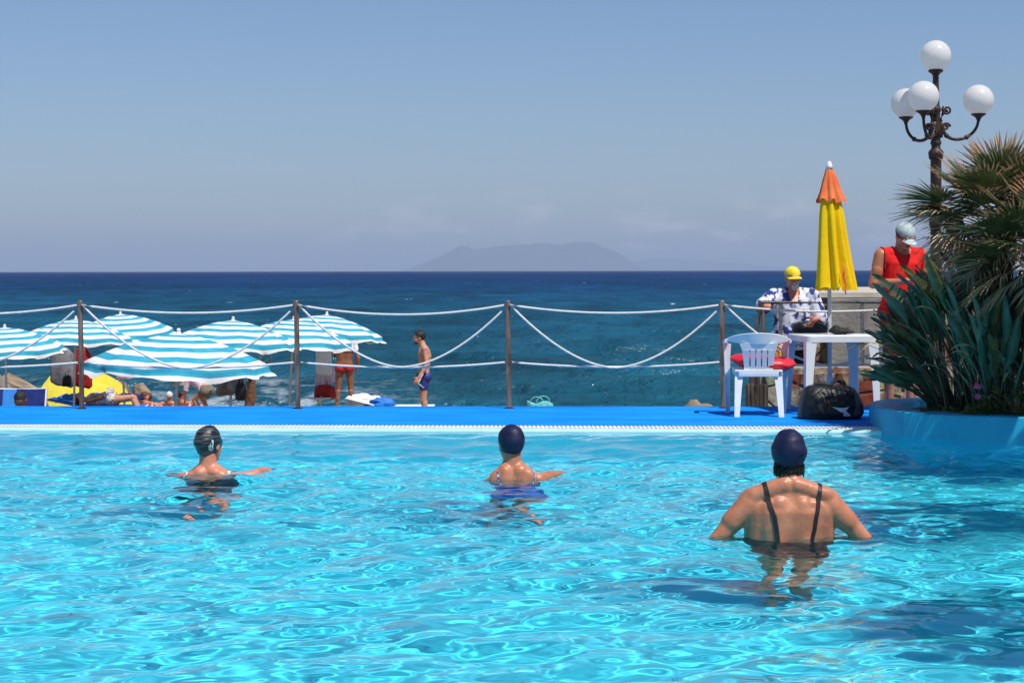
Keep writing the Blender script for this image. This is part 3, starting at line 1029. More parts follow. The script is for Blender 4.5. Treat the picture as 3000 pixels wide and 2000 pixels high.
# water surface
nx, ny = 820, 1000
u = np.linspace(0, 1, nx); vv = np.linspace(0, 1, ny)
U, Vv = np.meshgrid(u, vv)
X = -6.6 + U * 11.6
Y0 = 2.35
Yfar = 15.53 - .052 * X - .010
Y = Y0 + Vv * (Yfar - Y0)
Z = np.zeros_like(X)
wr_ = np.random.default_rng(5)
for k in range(130):
    Lw = math.exp(wr_.uniform(math.log(.075), math.log(.8)))
    th = wr_.normal(1.75, 1.05)
    kk = 2 * PI / Lw
    A = .00080 * (Lw / .3) ** 1.38
    A *= (.62 if Lw < .22 else 1.0) * (.62 if Lw > .8 else 1.0)
    dx_ = .14 * np.sin(X * 1.3 + Y * .7 + k) + .10 * np.sin(Y * 2.3 - X * .8 + 2 * k)
    env = .75 + .6 * np.sin(X * wr_.uniform(.4, 1.5) + wr_.uniform(0, 6)) * np.sin(Y * wr_.uniform(.4, 1.4) + wr_.uniform(0, 6))
    ph = kk * (math.cos(th) * (X + dx_) + math.sin(th) * (Y + dx_ * .6)) + wr_.uniform(0, 6.28)
    Z += A * env * np.sin(ph)
for cx, cy, a in ((1.41, 9.43, .0042), (-2.03, 12.4, .0036), (0, 12.1, .0036)):
    r = np.sqrt((X - cx) ** 2 + (Y - cy) ** 2)
    Z += a * np.sin((r + .05 * np.sin(3 * np.arctan2(Y - cy, X - cx) + cx)) * 2 * PI / .24) * np.exp(-((r - .55) / .42) ** 2)
for cx, cy in ((1.41, 9.43), (-2.03, 12.4), (0, 12.1)):     # chop stirred up round each swimmer
    r = np.sqrt((X - cx) ** 2 + (Y - cy + .25) ** 2)
    Z += .0030 * np.sin(X * 31 + 3 * np.sin(Y * 9 + cx)) * np.sin(Y * 37 + 2 * np.sin(X * 11)) * np.exp(-(r / .55) ** 2)
Z *= np.clip((Yfar - Y) / .5, .25, 1)
wm = bpy.data.materials.new('pool_water'); n, l = nodes_of(wm); n.clear()
g = n.new('ShaderNodeBsdfGlass'); g.inputs['IOR'].default_value = 1.18; g.inputs['Roughness'].default_value = 0
g.inputs['Color'].default_value = (.95, 1, 1, 1)
out = n.new('ShaderNodeOutputMaterial'); l.new(g.outputs[0], out.inputs[0])
water = struct(np_grid('pool_water', X, Y, Z, wm))
water.cycles.is_caustics_caster = True

# ------------------------------------------------------------------ planter
outl = [(8.8, 17.1), (6.5, 17.05), (4.6, 16.95), (3.75, 16.75), (3.32, 16.5), (3.12, 16.15), (3.06, 15.75), (3.07, 15.35), (3.15, 15.03), (3.33, 14.76),
        (3.62, 14.56), (4.0, 14.37), (4.45, 14.0), (4.75, 13.2), (4.7, 11.8), (4.35, 10.4), (3.85, 9.0), (3.45, 7.6), (3.25, 6.2), (3.4, 4.6), (4.0, 2.5), (8.8, 2.5)]


def chaikin(p, k=2, closed=True):
    for _ in range(k):
        q = []
        for i in range(len(p)):
            a, b = p[i], p[(i + 1) % len(p)]
            q.append((a[0] * .75 + b[0] * .25, a[1] * .75 + b[1] * .25)); q.append((a[0] * .25 + b[0] * .75, a[1] * .25 + b[1] * .75))
        p = q
    return p


outl = chaikin(outl, 2)


def inset(p, d):
    q = []
    n_ = len(p)
    for i in range(n_):
        a, b = Vector(p[i - 1]), Vector(p[(i + 1) % n_])
        t = (b - a).normalized()
        nrm = Vector((-t.y, t.x))      # outline runs counter-clockwise seen from above
        q.append((p[i][0] + nrm.x * d, p[i][1] + nrm.y * d))
    return q


RIM = .208
pl = thing('planter', 'curved raised planter with blue painted wall, standing at the right end of the pool', 'planter', (0, 0, 0))
rings = []
for d_, z in ((.0, -1.75), (.0, RIM - .02), (.006, RIM - .006), (.02, RIM), (.25, RIM), (.264, RIM - .006), (.27, RIM - .02), (.27, -.2)):
    rings.append([Vector((a, b, z + .004 * noise.noise(Vector((a * 3, b * 3, 0))))) for a, b in inset(outl, d_)])
mb = MB(); mb.add(*loft(rings, cap=False))
wall = mb.build('wall', M['planter'], pl, auto=40)
mb = MB()
inn = inset(outl, .262)
n_ = len(inn); cx = sum(p[0] for p in inn) / n_; cy = sum(p[1] for p in inn) / n_
bm = bmesh.new(); bm.faces.new([bm.verts.new((a, b, .14)) for a, b in inn]); bmesh.ops.triangulate(bm, faces=bm.faces)
me = bpy.data.meshes.new('soil'); bm.to_mesh(me); bm.free()
obj_from(me, 'soil', M['soil'], pl)
for o in (basin, lip, wall):
    o.cycles.is_caustics_receiver = True

# ------------------------------------------------------------------ rope fence at the back of the deck
fence = thing('rope_fence', 'brown metal posts joined by drooping white ropes along the blue deck', 'fence', (0, 0, 0))
FD = 17.78
post_px = [-398, 237, 870, 1489, 2117, 2742]
tops = []
for i, px in enumerate(post_px):
    b_ = P(px + 3, 1188, FD - .02 * i); b_.z = DECK
    t_ = P(px - 2, 880, FD - .02 * i)
    mb = MB()
    ax = (t_ - b_)
    mb.add(*tube([b_, b_ + ax * .985, b_ + ax * .994, t_], [.0245, .0245, .022, .015], 16))
    mb.add(*tube([b_ + Vector((0, 0, .001)), b_ + Vector((0, 0, .012)), b_ + Vector((0, 0, .014))], [.045, .045, .03], 16))
    for h in (.945, .41):
        c = b_ + ax * h
        mb.add(*tube([c + Vector((-.045, 0, 0)), c + Vector((.045, 0, 0))], .007, 8))
    mb.build('post', M['steel'], fence, auto=50)
    tops.append((b_, t_))


def rope_pts(a, b, sag, n_=26, wob=.0):
    pts = []
    for i in range(n_):
        t = i / (n_ - 1)
        p = a.lerp(b, t)
        s_ = 1 - (2 * t - 1) ** 2
        pts.append(p - Vector((0, 0, sag * s_ + wob * math.sin(t * 9) * s_)))
    return pts


def twisted_rope(pts, r):
    mb = MB()
    P_ = [Vector(p) for p in pts]
    # resample densely so the lay of the strands shows
    mb.add(*tube(P_, r * .86, 8))
    return mb


for i in range(len(tops) - 1):
    (b0, t0), (b1, t1) = tops[i], tops[i + 1]
    a0, a1 = t0 - b0, t1 - b1
    e = Vector((.035, 0, 0))
    up = rope_pts(b0 + a0 * .955 + e, b1 + a1 * .955 - e, (.085, .075, .09, .075, .06)[i])
    lo = rope_pts(b0 + a0 * .425 + e, b1 + a1 * .425 - e, (.045, .05, .048, .045, .03)[i])
    fr_ = Vector((0, -.03, 0))
    dp = rope_pts(b0 + a0 * .965 + e * .5 + fr_, b1 + a1 * .90 - e * 1.6 + fr_, .0)
    q = []
    A_, B_ = b0 + a0 * .965 + e * .5 + fr_, b1 + a1 * .90 - e * 1.6 + fr_
    low = (.56, .58, .57, .575, .55)[i]
    for k in range(34):
        t = k / 33
        z = A_.z + (B_.z - A_.z) * t - low * (1 - abs(2 * t - 1) ** 1.75)
        q.append(Vector((A_.x + (B_.x - A_.x) * t, A_.y + (B_.y - A_.y) * t, z)))
    for pts, r in ((up, .0125), (lo, .0125), (q, .0125)):
        twisted_rope(pts, r).build('rope', M['rope'], fence)

# ------------------------------------------------------------------ resin chair
CH = P(2230, 1222, 16.6); chair_loc = (CH.x, CH.y + .25, DECK + .0005)
ch = thing('plastic_chair', 'white resin armchair with four slots in its back, holding a red cushion', 'chair', chair_loc, math.radians(-4))
mb = MB()
mb.add(*bbox((0, .015, .410), (.43, .43, .022), .009))
mb.add(*bbox((0, -.19, .388), (.36, .02, .06), .006)); mb.add(*bbox((0, .225, .390), (.42, .018, .055), .006))
mb.add(*bbox((-.208, .015, .393), (.016, .40, .045), .005)); mb.add(*bbox((.208, .015, .393), (.016, .40, .045), .005))
mb.build('seat', M['plastic'], ch, auto=35)


def back_y(z): return -.185 - (z - .44) * .26


mb = MB()
# curved top rail of the back
nb = 28
rows = []
for k in range(nb + 1):
    s_ = -1 + 2 * k / nb
    a = s_ * 1.02
    x = .278 * math.sin(a) / math.sin(1.02)
    dy = .16 * (1 - math.cos(a)) / (1 - math.cos(1.02))
    ztop = .752 - .055 * abs(s_) ** 2.2
    zbot = .655 + .018 * abs(s_) ** 2 if abs(s_) < .62 else .655 + .018 * .38 + (abs(s_) - .62) * .04
    rows.append((x, dy, ztop, zbot))
V, Fc = [], []
for x, dy, zt, zb in rows:
    for z, o_ in ((zb, .0), (zt, .0), (zt + .004, .008), (zt, .018), (zb, .014)):
        V.append((x, back_y(z) + dy + o_, z))
for k in range(nb):
    for j in range(5):
        Fc.append((k * 5 + j, k * 5 + (j + 1) % 5, (k + 1) * 5 + (j + 1) % 5, (k + 1) * 5 + j))
Fc.append((0, 1, 2, 3, 4)); Fc.append(tuple(reversed([nb * 5 + j for j in range(5)])))
mb.add(V, Fc)
# slatted panel: edges, five bars, four slots


def panel(x0a, x1a, z0, z1, x0b=None, x1b=None):
    """x range at the bottom (a) and the top (b)"""
    x0b = x0a if x0b is None else x0b; x1b = x1a if x1b is None else x1b
    V = []
    for z, xa, xb in ((z0, x0a, x1a), (z1, x0b, x1b)):
        for x, o_ in ((xa, 0), (xb, 0), (xb, .013), (xa, .013)):
            V.append((x, back_y(z) + .006 * 0 + o_ + .35 * x * x, z))
    mb.add(V, [(3, 2, 1, 0), (4, 5, 6, 7), (0, 1, 5, 4), (1, 2, 6, 5), (2, 3, 7, 6), (3, 0, 4, 7)])


panel(-.130, .130, .395, .452)
panel(-.150, .150, .600, .660, -.175, .175)
slots = [-.078, -.026, .026, .078]
edges = [-.130] + [q for s_ in slots for q in (s_ - .006, s_ + .006)] + [.130]
tope = [-.150] + [q for s_ in slots for q in (s_ * 1.02 - .006, s_ * 1.02 + .006)] + [.150]
for k in range(0, 10, 2):
    panel(edges[k], edges[k + 1], .452, .600, tope[k], tope[k + 1])
mb.build('backrest', M['plastic'], ch, auto=40)
for sx in (-1, 1):
    mb = MB()
    V, Fc = [], []
    path = [(.278, back_y(.70) + .15, .662, .697), (.290, -.02, .655, .682), (.292, .08, .648, .672), (.288, .17, .642, .664), (.280, .225, .628, .650)]
    for x, y, zb, zt in path:
        for dx, z in ((-.026, zt - .004), (-.022, zt), (.016, zt), (.022, zt - .006), (.020, zb), (.008, zb), (.006, zt - .012), (-.024, zt - .012)):
            V.append((sx * (x + dx), y, z))
    for k in range(len(path) - 1):
        for j in range(8):
            Fc.append((k * 8 + j, k * 8 + (j + 1) % 8, (k + 1) * 8 + (j + 1) % 8, (k + 1) * 8 + j))
    Fc.append(tuple(range(8))); Fc.append(tuple(reversed([32 + j for j in range(8)])))
    mb.add(V, Fc)
    mb.build('armrest', M['plastic'], ch, auto=40)


def l_leg(parent, top, bot, wt, wb, sx, sy, m, th=.006):
    """L-section tapered leg: two flanges meeting at the outer corner"""
    mb = MB()
    V, Fc = [], []
    N_ = 6
    for i in range(N_):
        t = i / (N_ - 1)
        c = Vector(top).lerp(Vector(bot), t)
        w_ = wt + (wb - wt) * t ** .6
        for dx, dy in ((0, 0), (-w_, 0), (-w_, -th), (-th, -th), (-th, -w_), (0, -w_)):
            V.append((c.x + sx * dx, c.y + sy * dy, c.z))
    for i in range(N_ - 1):
        for j in range(6):
            Fc.append((i * 6 + j, i * 6 + (j + 1) % 6, (i + 1) * 6 + (j + 1) % 6, (i + 1) * 6 + j))
    Fc.append(tuple(range(6))); Fc.append(tuple(reversed([(N_ - 1) * 6 + j for j in range(6)])))
    mb.add(V, Fc)
    o = mb.build('leg', m, parent, smooth=False)
    return o


for sx in (-1, 1):
    l_leg(ch, (sx * .298, .235, .640), (sx * .278, .262, 0), .070, .042, sx, 1, M['plastic'])
    l_leg(ch, (sx * .212, -.165, .418), (sx * .222, -.268, 0), .085, .046, sx, -1, M['plastic'])
    # upright between rear corner of the seat and the top rail
mb = MB()
V, Fc = ball((0, 0, 0), (.30, .225, .078), 40, 20)
V = [Vector((math.copysign(abs(v.x / .30) ** .72, v.x) * .30 if v.x else 0, math.copysign(abs(v.y / .225) ** .72, v.y) * .225 if v.y else 0,
             v.z * (1 - .25 * abs(v.x / .30)) + .012 * noise.noise(v * 9) + .03 * max(0, abs(v.x) / .30 - .6))) for v in V]
mb.add(V, Fc)
mb.add(*tube([Vector((.298 * math.cos(t), .222 * math.sin(t), .012)) for t in np.linspace(0, 2 * PI, 50)], .006, 6, cap=False))
cu = mb.build('cushion', M['cushion'], None, loc=(chair_loc[0] + .055, chair_loc[1] + .035, DECK + .42 + .058), rot=(math.radians(2), math.radians(5), math.radians(-6)))
tag(cu, 'shiny red seat cushion bulging over both sides of the white armchair', 'cushion')

# ------------------------------------------------------------------ resin table
TB = Vector((2.985, 17.22, DECK))
tb = thing('plastic_table', 'white resin table beside the armchair with a folded yellow parasol through its middle', 'table', TB, math.radians(7))
W2, HT = .345, .722
mb = MB()


def rr(w_, r, z, n_=6):
    pts = []
    for cx, cy, a0 in ((w_ - r, w_ - r, 0), (-w_ + r, w_ - r, PI / 2), (-w_ + r, -w_ + r, PI), (w_ - r, -w_ + r, 1.5 * PI)):
        for k in range(n_):
            a = a0 + PI / 2 * k / (n_ - 1)
            pts.append(Vector((cx + r * math.cos(a), cy + r * math.sin(a), z)))
    return pts


mb.add(*loft([rr(W2 - .022, .05, HT - .016), rr(W2 - .012, .06, HT - .062), rr(W2, .07, HT - .062), rr(W2, .07, HT - .008), rr(W2 - .008, .064, HT)]))
mb.build('tabletop', M['plastic'], tb, auto=35)
for sx in (-1, 1):
    for sy in (-1, 1):
        o = l_leg(tb, (sx * (W2 - .004), sy * (W2 - .004), HT - .064), (sx * (W2 + .008), sy * (W2 + .008), 0), .10, .055, sx, sy, M['plastic'], .009)
mb = MB()
V, Fc = ball((0, 0, 0), (.10, .07, .035), 20, 12)
V = [v + Vector((0, 0, .02 * noise.noise(v * 25))) for v in V]
mb.add(V, Fc); mb.add(*ball((.09, -.01, -.01), (.05, .05, .018), 12, 8)); mb.add(*ball((-.03, .0, .03), (.035, .045, .025), 12, 8))
o = mb.build('black_cap', M['black_cloth'], None, loc=(TB.x + .055, TB.y - .09, DECK + HT + .034)); tag(o, 'crumpled black cap lying on the white table next to the parasol pole', 'cap')

# ------------------------------------------------------------------ folded parasol
PX = P(2430, 793, 17.22).x
pa = thing('closed_parasol', 'tall folded parasol of yellow cloth with an orange hood, standing through the white table', 'parasol', (PX, 17.22, DECK))
mb = MB(); mb.add(*tube([(0, 0, .05), (0, 0, 2.22)], .0185, 14)); mb.build('pole', M['pole'], pa)
mb = MB()
mb.add(*lathe([(.21, .001), (.215, .012), (.215, .05), (.19, .075), (.10, .085), (.06, .10), (.045, .22), (.027, .34), (.022, .345)], 28))
mb.build('base', M['pole'], pa, auto=40)


def folds(z0, z1, prof, n_fold, depth, phase, lean, nz=26, seed=0, hem=0.0, nth=160):
    V, Fc = [], []
    for i in range(nz):
        t = i / (nz - 1)
        r0 = np.interp(t, [p[0] for p in prof], [p[1] for p in prof])
        for k in range(nth):
            th = 2 * PI * k / nth
            wv = .5 + .5 * math.cos(n_fold * th + phase + .8 * math.sin(th * 2 + seed) + .5 * t * math.sin(th + seed))
            wv = wv ** .7
            r = r0 * (1 - depth * (1 - wv) * min(1, .25 + t * 1.2)) * (1 + .10 * math.sin(th * 3 + seed + 2 * t))
            z = z1 + (z0 - z1) * t
            if i >= nz - 3:
                z += hem * math.sin(n_fold * th + phase) * (i - nz + 3) / 2
            V.append((r * math.cos(th) + lean[0] * t ** 1.6, r * math.sin(th) * .9 + lean[1] * t ** 1.6, z))
    for i in range(nz - 1):
        for k in range(nth):
            Fc.append((i * nth + k, (i + 1) * nth + k, (i + 1) * nth + (k + 1) % nth, i * nth + (k + 1) % nth))
    return V, Fc


mb = MB(); mb.add(*folds(1.145, 2.235, [(0, .028), (.25, .095), (.38, .118), (.55, .135), (.8, .165), (1, .195)], 8, .42, .7, (.055, 0), 34, 1, .018))
mb.build('canopy', M['canvas_yellow'], pa)
mb = MB(); mb.add(*folds(1.965, 2.275, [(0, .030), (.4, .075), (.75, .108), (1, .140)], 8, .26, .7, (.01, 0), 16, 1, .022))
mb.build('hood', M['canvas_orange'], pa)
mb = MB(); mb.add(*lathe([(.034, 2.265), (.030, 2.29), (.022, 2.32), (.010, 2.335), (.002, 2.338)], 18)); mb.build('finial', M['plastic'], pa)
mb = MB()
V = []
pts = [Vector((.098 + .004 * k + .010 * math.sin(k * 1.7), -.166 - .008 * math.sin(k) - .016 * k / 7, 1.385 - .042 * k)) for k in range(8)]
mb.add(*ribbon(pts, [Vector((0, -1, 0))] * 8, [.006, .014, .024, .018, .026, .014, .018, .006], .003))
mb.build('tie_strap', M['canvas_orange'], pa)

# ------------------------------------------------------------------ sports bag
BG = P(2433, 1229, 16.42); BG.z = DECK
bgt = thing('sports_bag', 'black nylon sports bag with a white bird-like mark on the deck by the table', 'bag', BG, math.radians(3))
mb = MB()
sect = [(0, -.270, .240, .13), (.008, -.288, .262, .158), (.055, -.287, .290, .165), (.12, -.277, .286, .160), (.17, -.268, .266, .150), (.216, -.256, .243, .138), (.25, -.240, .220, .122), (.281, -.215, .190, .100), (.297, -.185, .150, .078), (.306, -.14, .10, .05), (.308, -.08, .05, .02)]
zz_ = np.concatenate([np.linspace(0, .30, 40), [.303, .306, .308]])
rings = []
for z in zz_:
    xl, xr, dd = (float(np.interp(z, [q_[0] for q_ in sect], [q_[k] for q_ in sect])) for k in (1, 2, 3))
    ring = []
    for k in range(96):
        a = 2 * PI * k / 96
        x = (xl + xr) / 2 + (xr - xl) / 2 * math.copysign(abs(math.cos(a)) ** .62, math.cos(a))
        y = dd * math.copysign(abs(math.sin(a)) ** .55, math.sin(a))
        zq = z - (.022 * math.exp(-((x + .02) / .09) ** 2)) * (z / .3) ** 3
        f_ = min(1, z / .04) * min(1, (.312 - z) / .03) * min(1, .30 + (z / .22) ** 2 * .8)
        nn = noise.noise(Vector((x * 7, y * 4, z * 9))) * .020
        nn -= abs(noise.noise(Vector((x * 4 + 4, 2, z * 13 - x * 9)))) * .026
        nn -= abs(noise.noise(Vector((x * 9 + 1, 7, z * 10 + x * 12)))) * .012
        ring.append(Vector((x, y + math.copysign(nn, math.sin(a)) * f_, zq)))
    rings.append(ring)
V, Fc = loft(rings)
q = V
mb.add(q, Fc)
body = mb.build('body', M['bag_black'], bgt)
bb = BVHTree.FromPolygons(q, Fc)
for s_ in (-1, 1):
    mb = MB()
    pts = []
    for k in range(17):
        t = k / 16
        x = -.15 + .28 * t
        z = .270 + .075 * max(0, math.sin(PI * t)) ** .35 - .040 * max(0, math.sin(PI * t)) ** 6 - (.03 if s_ > 0 else 0) * math.sin(PI * t) - .018 * math.sin(2 * PI * t)
        pts.append(Vector((x, s_ * (.045 + .05 * math.sin(PI * t) * .3), z)))
    mb.add(*ribbon(pts, [Vector((0, s_, .5)).normalized()] * 17, .03, .006)); mb.build('handle', M['black_cloth'], bgt)
mk = [(1520, 1118), (1620, 1135), (1690, 1140), (1760, 1125), (1745, 1150), (1715, 1170), (1740, 1195), (1785, 1235), (1775, 1250), (1690, 1250), (1680, 1225), (1690, 1205), (1640, 1190), (1580, 1150)]
sc_ = 16.42 / F / 4.704
pol = [((x - 1566) * sc_, (1300 - y) * sc_ + .0) for x, y in mk]
patch_on(bb, [pol], (0, -1, 0), (0, 1, 0), (1, 0, 0), (0, 0, 1), 'emblem', M['emblem'], bgt, .003)
pan = [(.165, .035), (.205, .03), (.235, .06), (.235, .20), (.20, .27), (.165, .285), (.185, .20), (.19, .10)]
patch_on(bb, [pan], (0, -1, 0), (0, 1, 0), (1, 0, 0), (0, 0, 1), 'side_panel', M['bag_grey'], bgt, .002)

# ------------------------------------------------------------------ street lamp
LX, LY = P(2742, 500, 18.8).x, 18.8
lamp = thing('street_lamp', 'ornate dark bronze lamp post carrying four white globes above the palms', 'lamp', (LX, LY, -.3))


def lz(py): return P(2742, py, LY).z + .3


mb = MB()
prof = [(.16, 0), (.16, .12), (.12, .18), (.10, .5), (.085, .6), (.075, .62), (.062, .70), (.058, lz(740)), (.057, lz(668)), (.066, lz(664)), (.068, lz(655)), (.058, lz(650)), (.056, lz(560)),
        (.055, lz(470)), (.072, lz(458)), (.078, lz(448)), (.07, lz(442)), (.048, lz(436)), (.045, lz(426)), (.055, lz(422)), (.055, lz(416)), (.045, lz(410)), (.056, lz(398)), (.058, lz(385)),
        (.044, lz(362)), (.042, lz(330)), (.052, lz(326)), (.05, lz(318)), (.038, lz(310)), (.033, lz(262)), (.03, lz(232)), (.032, lz(228)), (.028, lz(224)),
        (.045, lz(216)), (.074, lz(211)), (.074, lz(206)), (.055, lz(203))]
mb.add(*lathe(prof, 28))
for k in range(14):      # cast leaves round the shaft
    a = 2 * PI * k / 14
    for zz in (lz(455), lz(392)):
        mb.add(*cap_seg((.060 * math.cos(a), .060 * math.sin(a), zz - .03), (.072 * math.cos(a), .072 * math.sin(a), zz + .03), .012, .006, 6))
mb.build('post', M['iron'], lamp, auto=50)
GR = .155
R_ = .437
zc = P(0, 163, LY).z + .3
g0 = thing.__call__ if False else None


def globe(c):
    mb = MB(); mb.add(*ball(c, GR, 36, 24)); return mb.build('globe', M['globe'], lamp)


globe((0, 0, P(2743, 163, LY).z + .3))
for a_deg in (1, -119, 121):
    a = math.radians(a_deg)
    dx_, dy_ = math.cos(a), math.sin(a)
    zg = P(2700, 297, LY).z + .3
    mb = MB()
    # J-shaped arm with scrolls
    prof2_ = [(.045, lz(352)), (.062, lz(372)), (.085, lz(392)), (.13, lz(405)), (.20, lz(410)), (.28, lz(408)), (.35, lz(398)), (.405, lz(382)), (.43, lz(366)), (.437, lz(350))]
    pts = [Vector((dx_ * r, dy_ * r, z)) for r, z in prof2_]
    sm_ = []
    for i in range(len(pts) - 1):
        sm_ += [pts[i], pts[i].lerp(pts[i + 1], .5)]
    sm_.append(pts[-1])
    for _ in range(2):
        sm_ = [sm_[0]] + [(sm_[i - 1] + sm_[i] * 2 + sm_[i + 1]) / 4 for i in range(1, len(sm_) - 1)] + [sm_[-1]]
    mb.add(*tube(sm_, [.020 - .006 * i / len(sm_) for i in range(len(sm_))], 10))
    for (r0, z0, rad, turns, st) in ((.105, lz(372), .042, 1.2, 0), (.115, lz(322), .05, 1.3, 2.4)):
        sp = []
        for k in range(22):
            t = k / 21
            an = st + turns * 2 * PI * t
            rr_ = rad * (1 - .75 * t)
            sp.append(Vector((dx_ * (r0 + rr_ * math.cos(an)), dy_ * (r0 + rr_ * math.cos(an)), z0 + rr_ * math.sin(an))))
        mb.add(*tube(sp, [.013 - .003 * k / 22 for k in range(22)], 8))
        mb.add(*ball(sp[-1], .017, 10, 8))
    mb.add(*tube([Vector((dx_ * .045, dy_ * .045, lz(352))), Vector((dx_ * .07, dy_ * .07, lz(335))), Vector((dx_ * .10, dy_ * .10, lz(318)))], [.018, .016, .013], 8))
    for t in (.30, .62):
        p = sm_[int(len(sm_) * t)]
        mb.add(*ball(p, .026, 10, 8))
    c = (dx_ * R_, dy_ * R_, 0)
    mb.add(*lathe([(.016, lz(356)), (.022, lz(350)), (.030, lz(346)), (.050, lz(341)), (.074, lz(337)), (.076, lz(334)), (.06, lz(333))], 22, c))
    mb.build('arm', M['iron'], lamp, auto=50)
    globe((dx_ * R_, dy_ * R_, lz(333) + GR * .90))

# ------------------------------------------------------------------ stonework, boards and railing right of the fence
mb = MB(); mb.add(*bbox((6.0, 19.4, -1.05), (6.4, 2.4, 1.5), .02))
terr = struct(mb.build('terrace', M['concrete'], smooth=False))


def rough_block(c, s, name, m, seed, amp=.03, cuts=5, bevel=.05):
    bm = bmesh.new(); bmesh.ops.create_cube(bm, size=1)
    for v in bm.verts:
        v.co = Vector((v.co.x * s[0], v.co.y * s[1], v.co.z * s[2]))
    bmesh.ops.bevel(bm, geom=bm.edges[:], offset=bevel, segments=2, affect='EDGES')
    bmesh.ops.subdivide_edges(bm, edges=[e for e in bm.edges if e.calc_length() > .25], cuts=cuts, use_grid_fill=True)
    bmesh.ops.triangulate(bm, faces=[f for f in bm.faces if len(f.verts) > 4])
    for v in bm.verts:
        p = v.co + Vector(c)
        k = noise.noise(p * 3 + Vector((seed, 0, 0))) * amp + noise.noise(p * 9) * amp * .5
        v.co += v.co.normalized() * k
    me = bpy.data.meshes.new(name); bm.to_mesh(me); bm.free()
    o = obj_from(me, name, m); o.location = c
    return o


o = rough_block((3.22, 18.78, -.48), (1.46, .62, 1.70), 'stone_wall', M['stone'], 3)
tag(o, 'low rubble stone wall with rusty red stain, just behind the armchair and table', 'wall')
mb = MB()
for k in range(5):
    x = 2.355 + k * .045
    mb.add(*bbox((x, 18.42 + .008 * (k % 2), -.52 - .01 * (k * 7 % 3)), (.043, .03, 1.5), .005))
o = mb.build('board_panel', M['wood'], smooth=False); tag(o, 'weathered grey upright boards covering the left end of the low stone wall', 'boards')
pier = thing('stone_pier', 'tall stone sea wall with a grey cement face and pale flat top behind the railing', 'wall', (0, 0, 0))
def pier_outline(o):
    return [(3.36 - o, 20.38 - o), (9.2 + o, 20.38 - o), (9.2 + o, 27.2 + o), (4.56 - o, 27.2 + o)]


bm = bmesh.new()
V, Fc = prism(pier_outline(0), -1.6, 1.06)
vs = [bm.verts.new(v) for v in V]
for f in Fc:
    bm.faces.new([vs[i] for i in f])
bmesh.ops.subdivide_edges(bm, edges=bm.edges[:], cuts=9, use_grid_fill=True)
bm.normal_update()
for v in bm.verts:
    v.co += v.normal * (noise.noise(v.co * 2.2) * .03 + noise.noise(v.co * 6) * .02) * (v.co.z < 1.0)
me = bpy.data.meshes.new('wall'); bm.to_mesh(me); bm.free()
obj_from(me, 'wall', M['stone'], pier)
mb = MB(); mb.add(*bbox((3.90, 20.315, .40), (.86, .06, 1.30), .012)); mb.build('render_panel', M['concrete'], pier, smooth=False)
mb = MB(); mb.add(*prism(pier_outline(.03), 1.058, 1.11)); mb.build('coping', pm('pale_coping', (.42, .37, .30), (.56, .51, .43), 2.5, .9, .4, 14, .2), pier, smooth=False)

rl = thing('railing', 'grey metal handrail the man in the yellow cap leans on', 'railing', (0, 0, 0))
RY = 19.3
a = P(2229, 886, RY); b = P(2640, 886, RY)
mb = MB(); mb.add(*tube([a, b], .021, 12)); mb.build('top_rail', M['railing'], rl)
for px, e_ in ((2236, 0), (2287, 0), (2526, 0)):
    p = P(px, 886, RY)
    mb = MB(); mb.add(*tube([Vector((p.x, RY, -.3)), p - Vector((0, 0, .003))], .019, 12)); mb.build('upright', M['railing' if px > 2250 else 'steel'], rl)
p = P(2229, 888, RY)
mb = MB(); mb.add(*tube([p, Vector((p.x - .045, RY + .05, p.z - .32)), Vector((p.x - .14, RY + .16, -.3))], .02, 12)); mb.build('upright', M['steel'], rl)

# ------------------------------------------------------------------ planting
pr_ = random.Random(21)


def fan_leaf(mb, base, d, pet, R, nrm=None, droop=.25, nseg=38, span=4.2, jit=.06, stalk=None):
    d = Vector(d).normalized()
    up = Vector((0, 0, 1))
    s = d.cross(up)
    s = s.normalized() if s.length > .05 else Vector((1, 0, 0))
    n_ = s.cross(d).normalized()
    tw = pr_.uniform(-.6, .6)
    s, n_ = s * math.cos(tw) + n_ * math.sin(tw), n_ * math.cos(tw) - s * math.sin(tw)
    pts = []
    for k in range(6):
        t = k / 5
        pts.append(base + d * pet * t - up * (.10 * pet * t * t))
    hub = pts[-1]
    if stalk is not None:
        stalk.add(*tube(pts, [.012, .011, .010, .009, .008, .007], 6))
    dphi = span / nseg
    st = [0.03, .2, .42, .58, .72, .86, 1.0]
    for j in range(nseg):
        ph = -span / 2 + dphi * (j + .5) + pr_.uniform(-.02, .02)
        L = R * (.80 + .20 * math.cos(ph * .5)) * pr_.uniform(1 - jit * 2, 1 + jit)
        dr = d * math.cos(ph) + s * math.sin(ph)
        cr = (-d * math.sin(ph) + s * math.cos(ph))
        dp = droop * .7 * pr_.uniform(.5, 1.6)
        rise = .10 * math.sin(abs(ph)) * R
        V, A = [], []
        for t in st:
            r = L * t
            wd = min(r * dphi * .54, .021 * R / .6 * (1 - t) ** .6 + .0008)
            p = hub + dr * r + n_ * (rise * t * .6) - up * (dp * R * t ** 2.6) + cr * (pr_.uniform(-.004, .004) * t)
            fold = wd * .55
            V += [p - cr * wd + n_ * fold, p, p + cr * wd + n_ * fold]
            A += [t, t, t]
        Fc = []
        for k in range(len(st) - 1):
            a = k * 3
            Fc += [(a, a + 1, a + 4, a + 3), (a + 1, a + 2, a + 5, a + 4)]
        mb.add(V, Fc, 0, A)


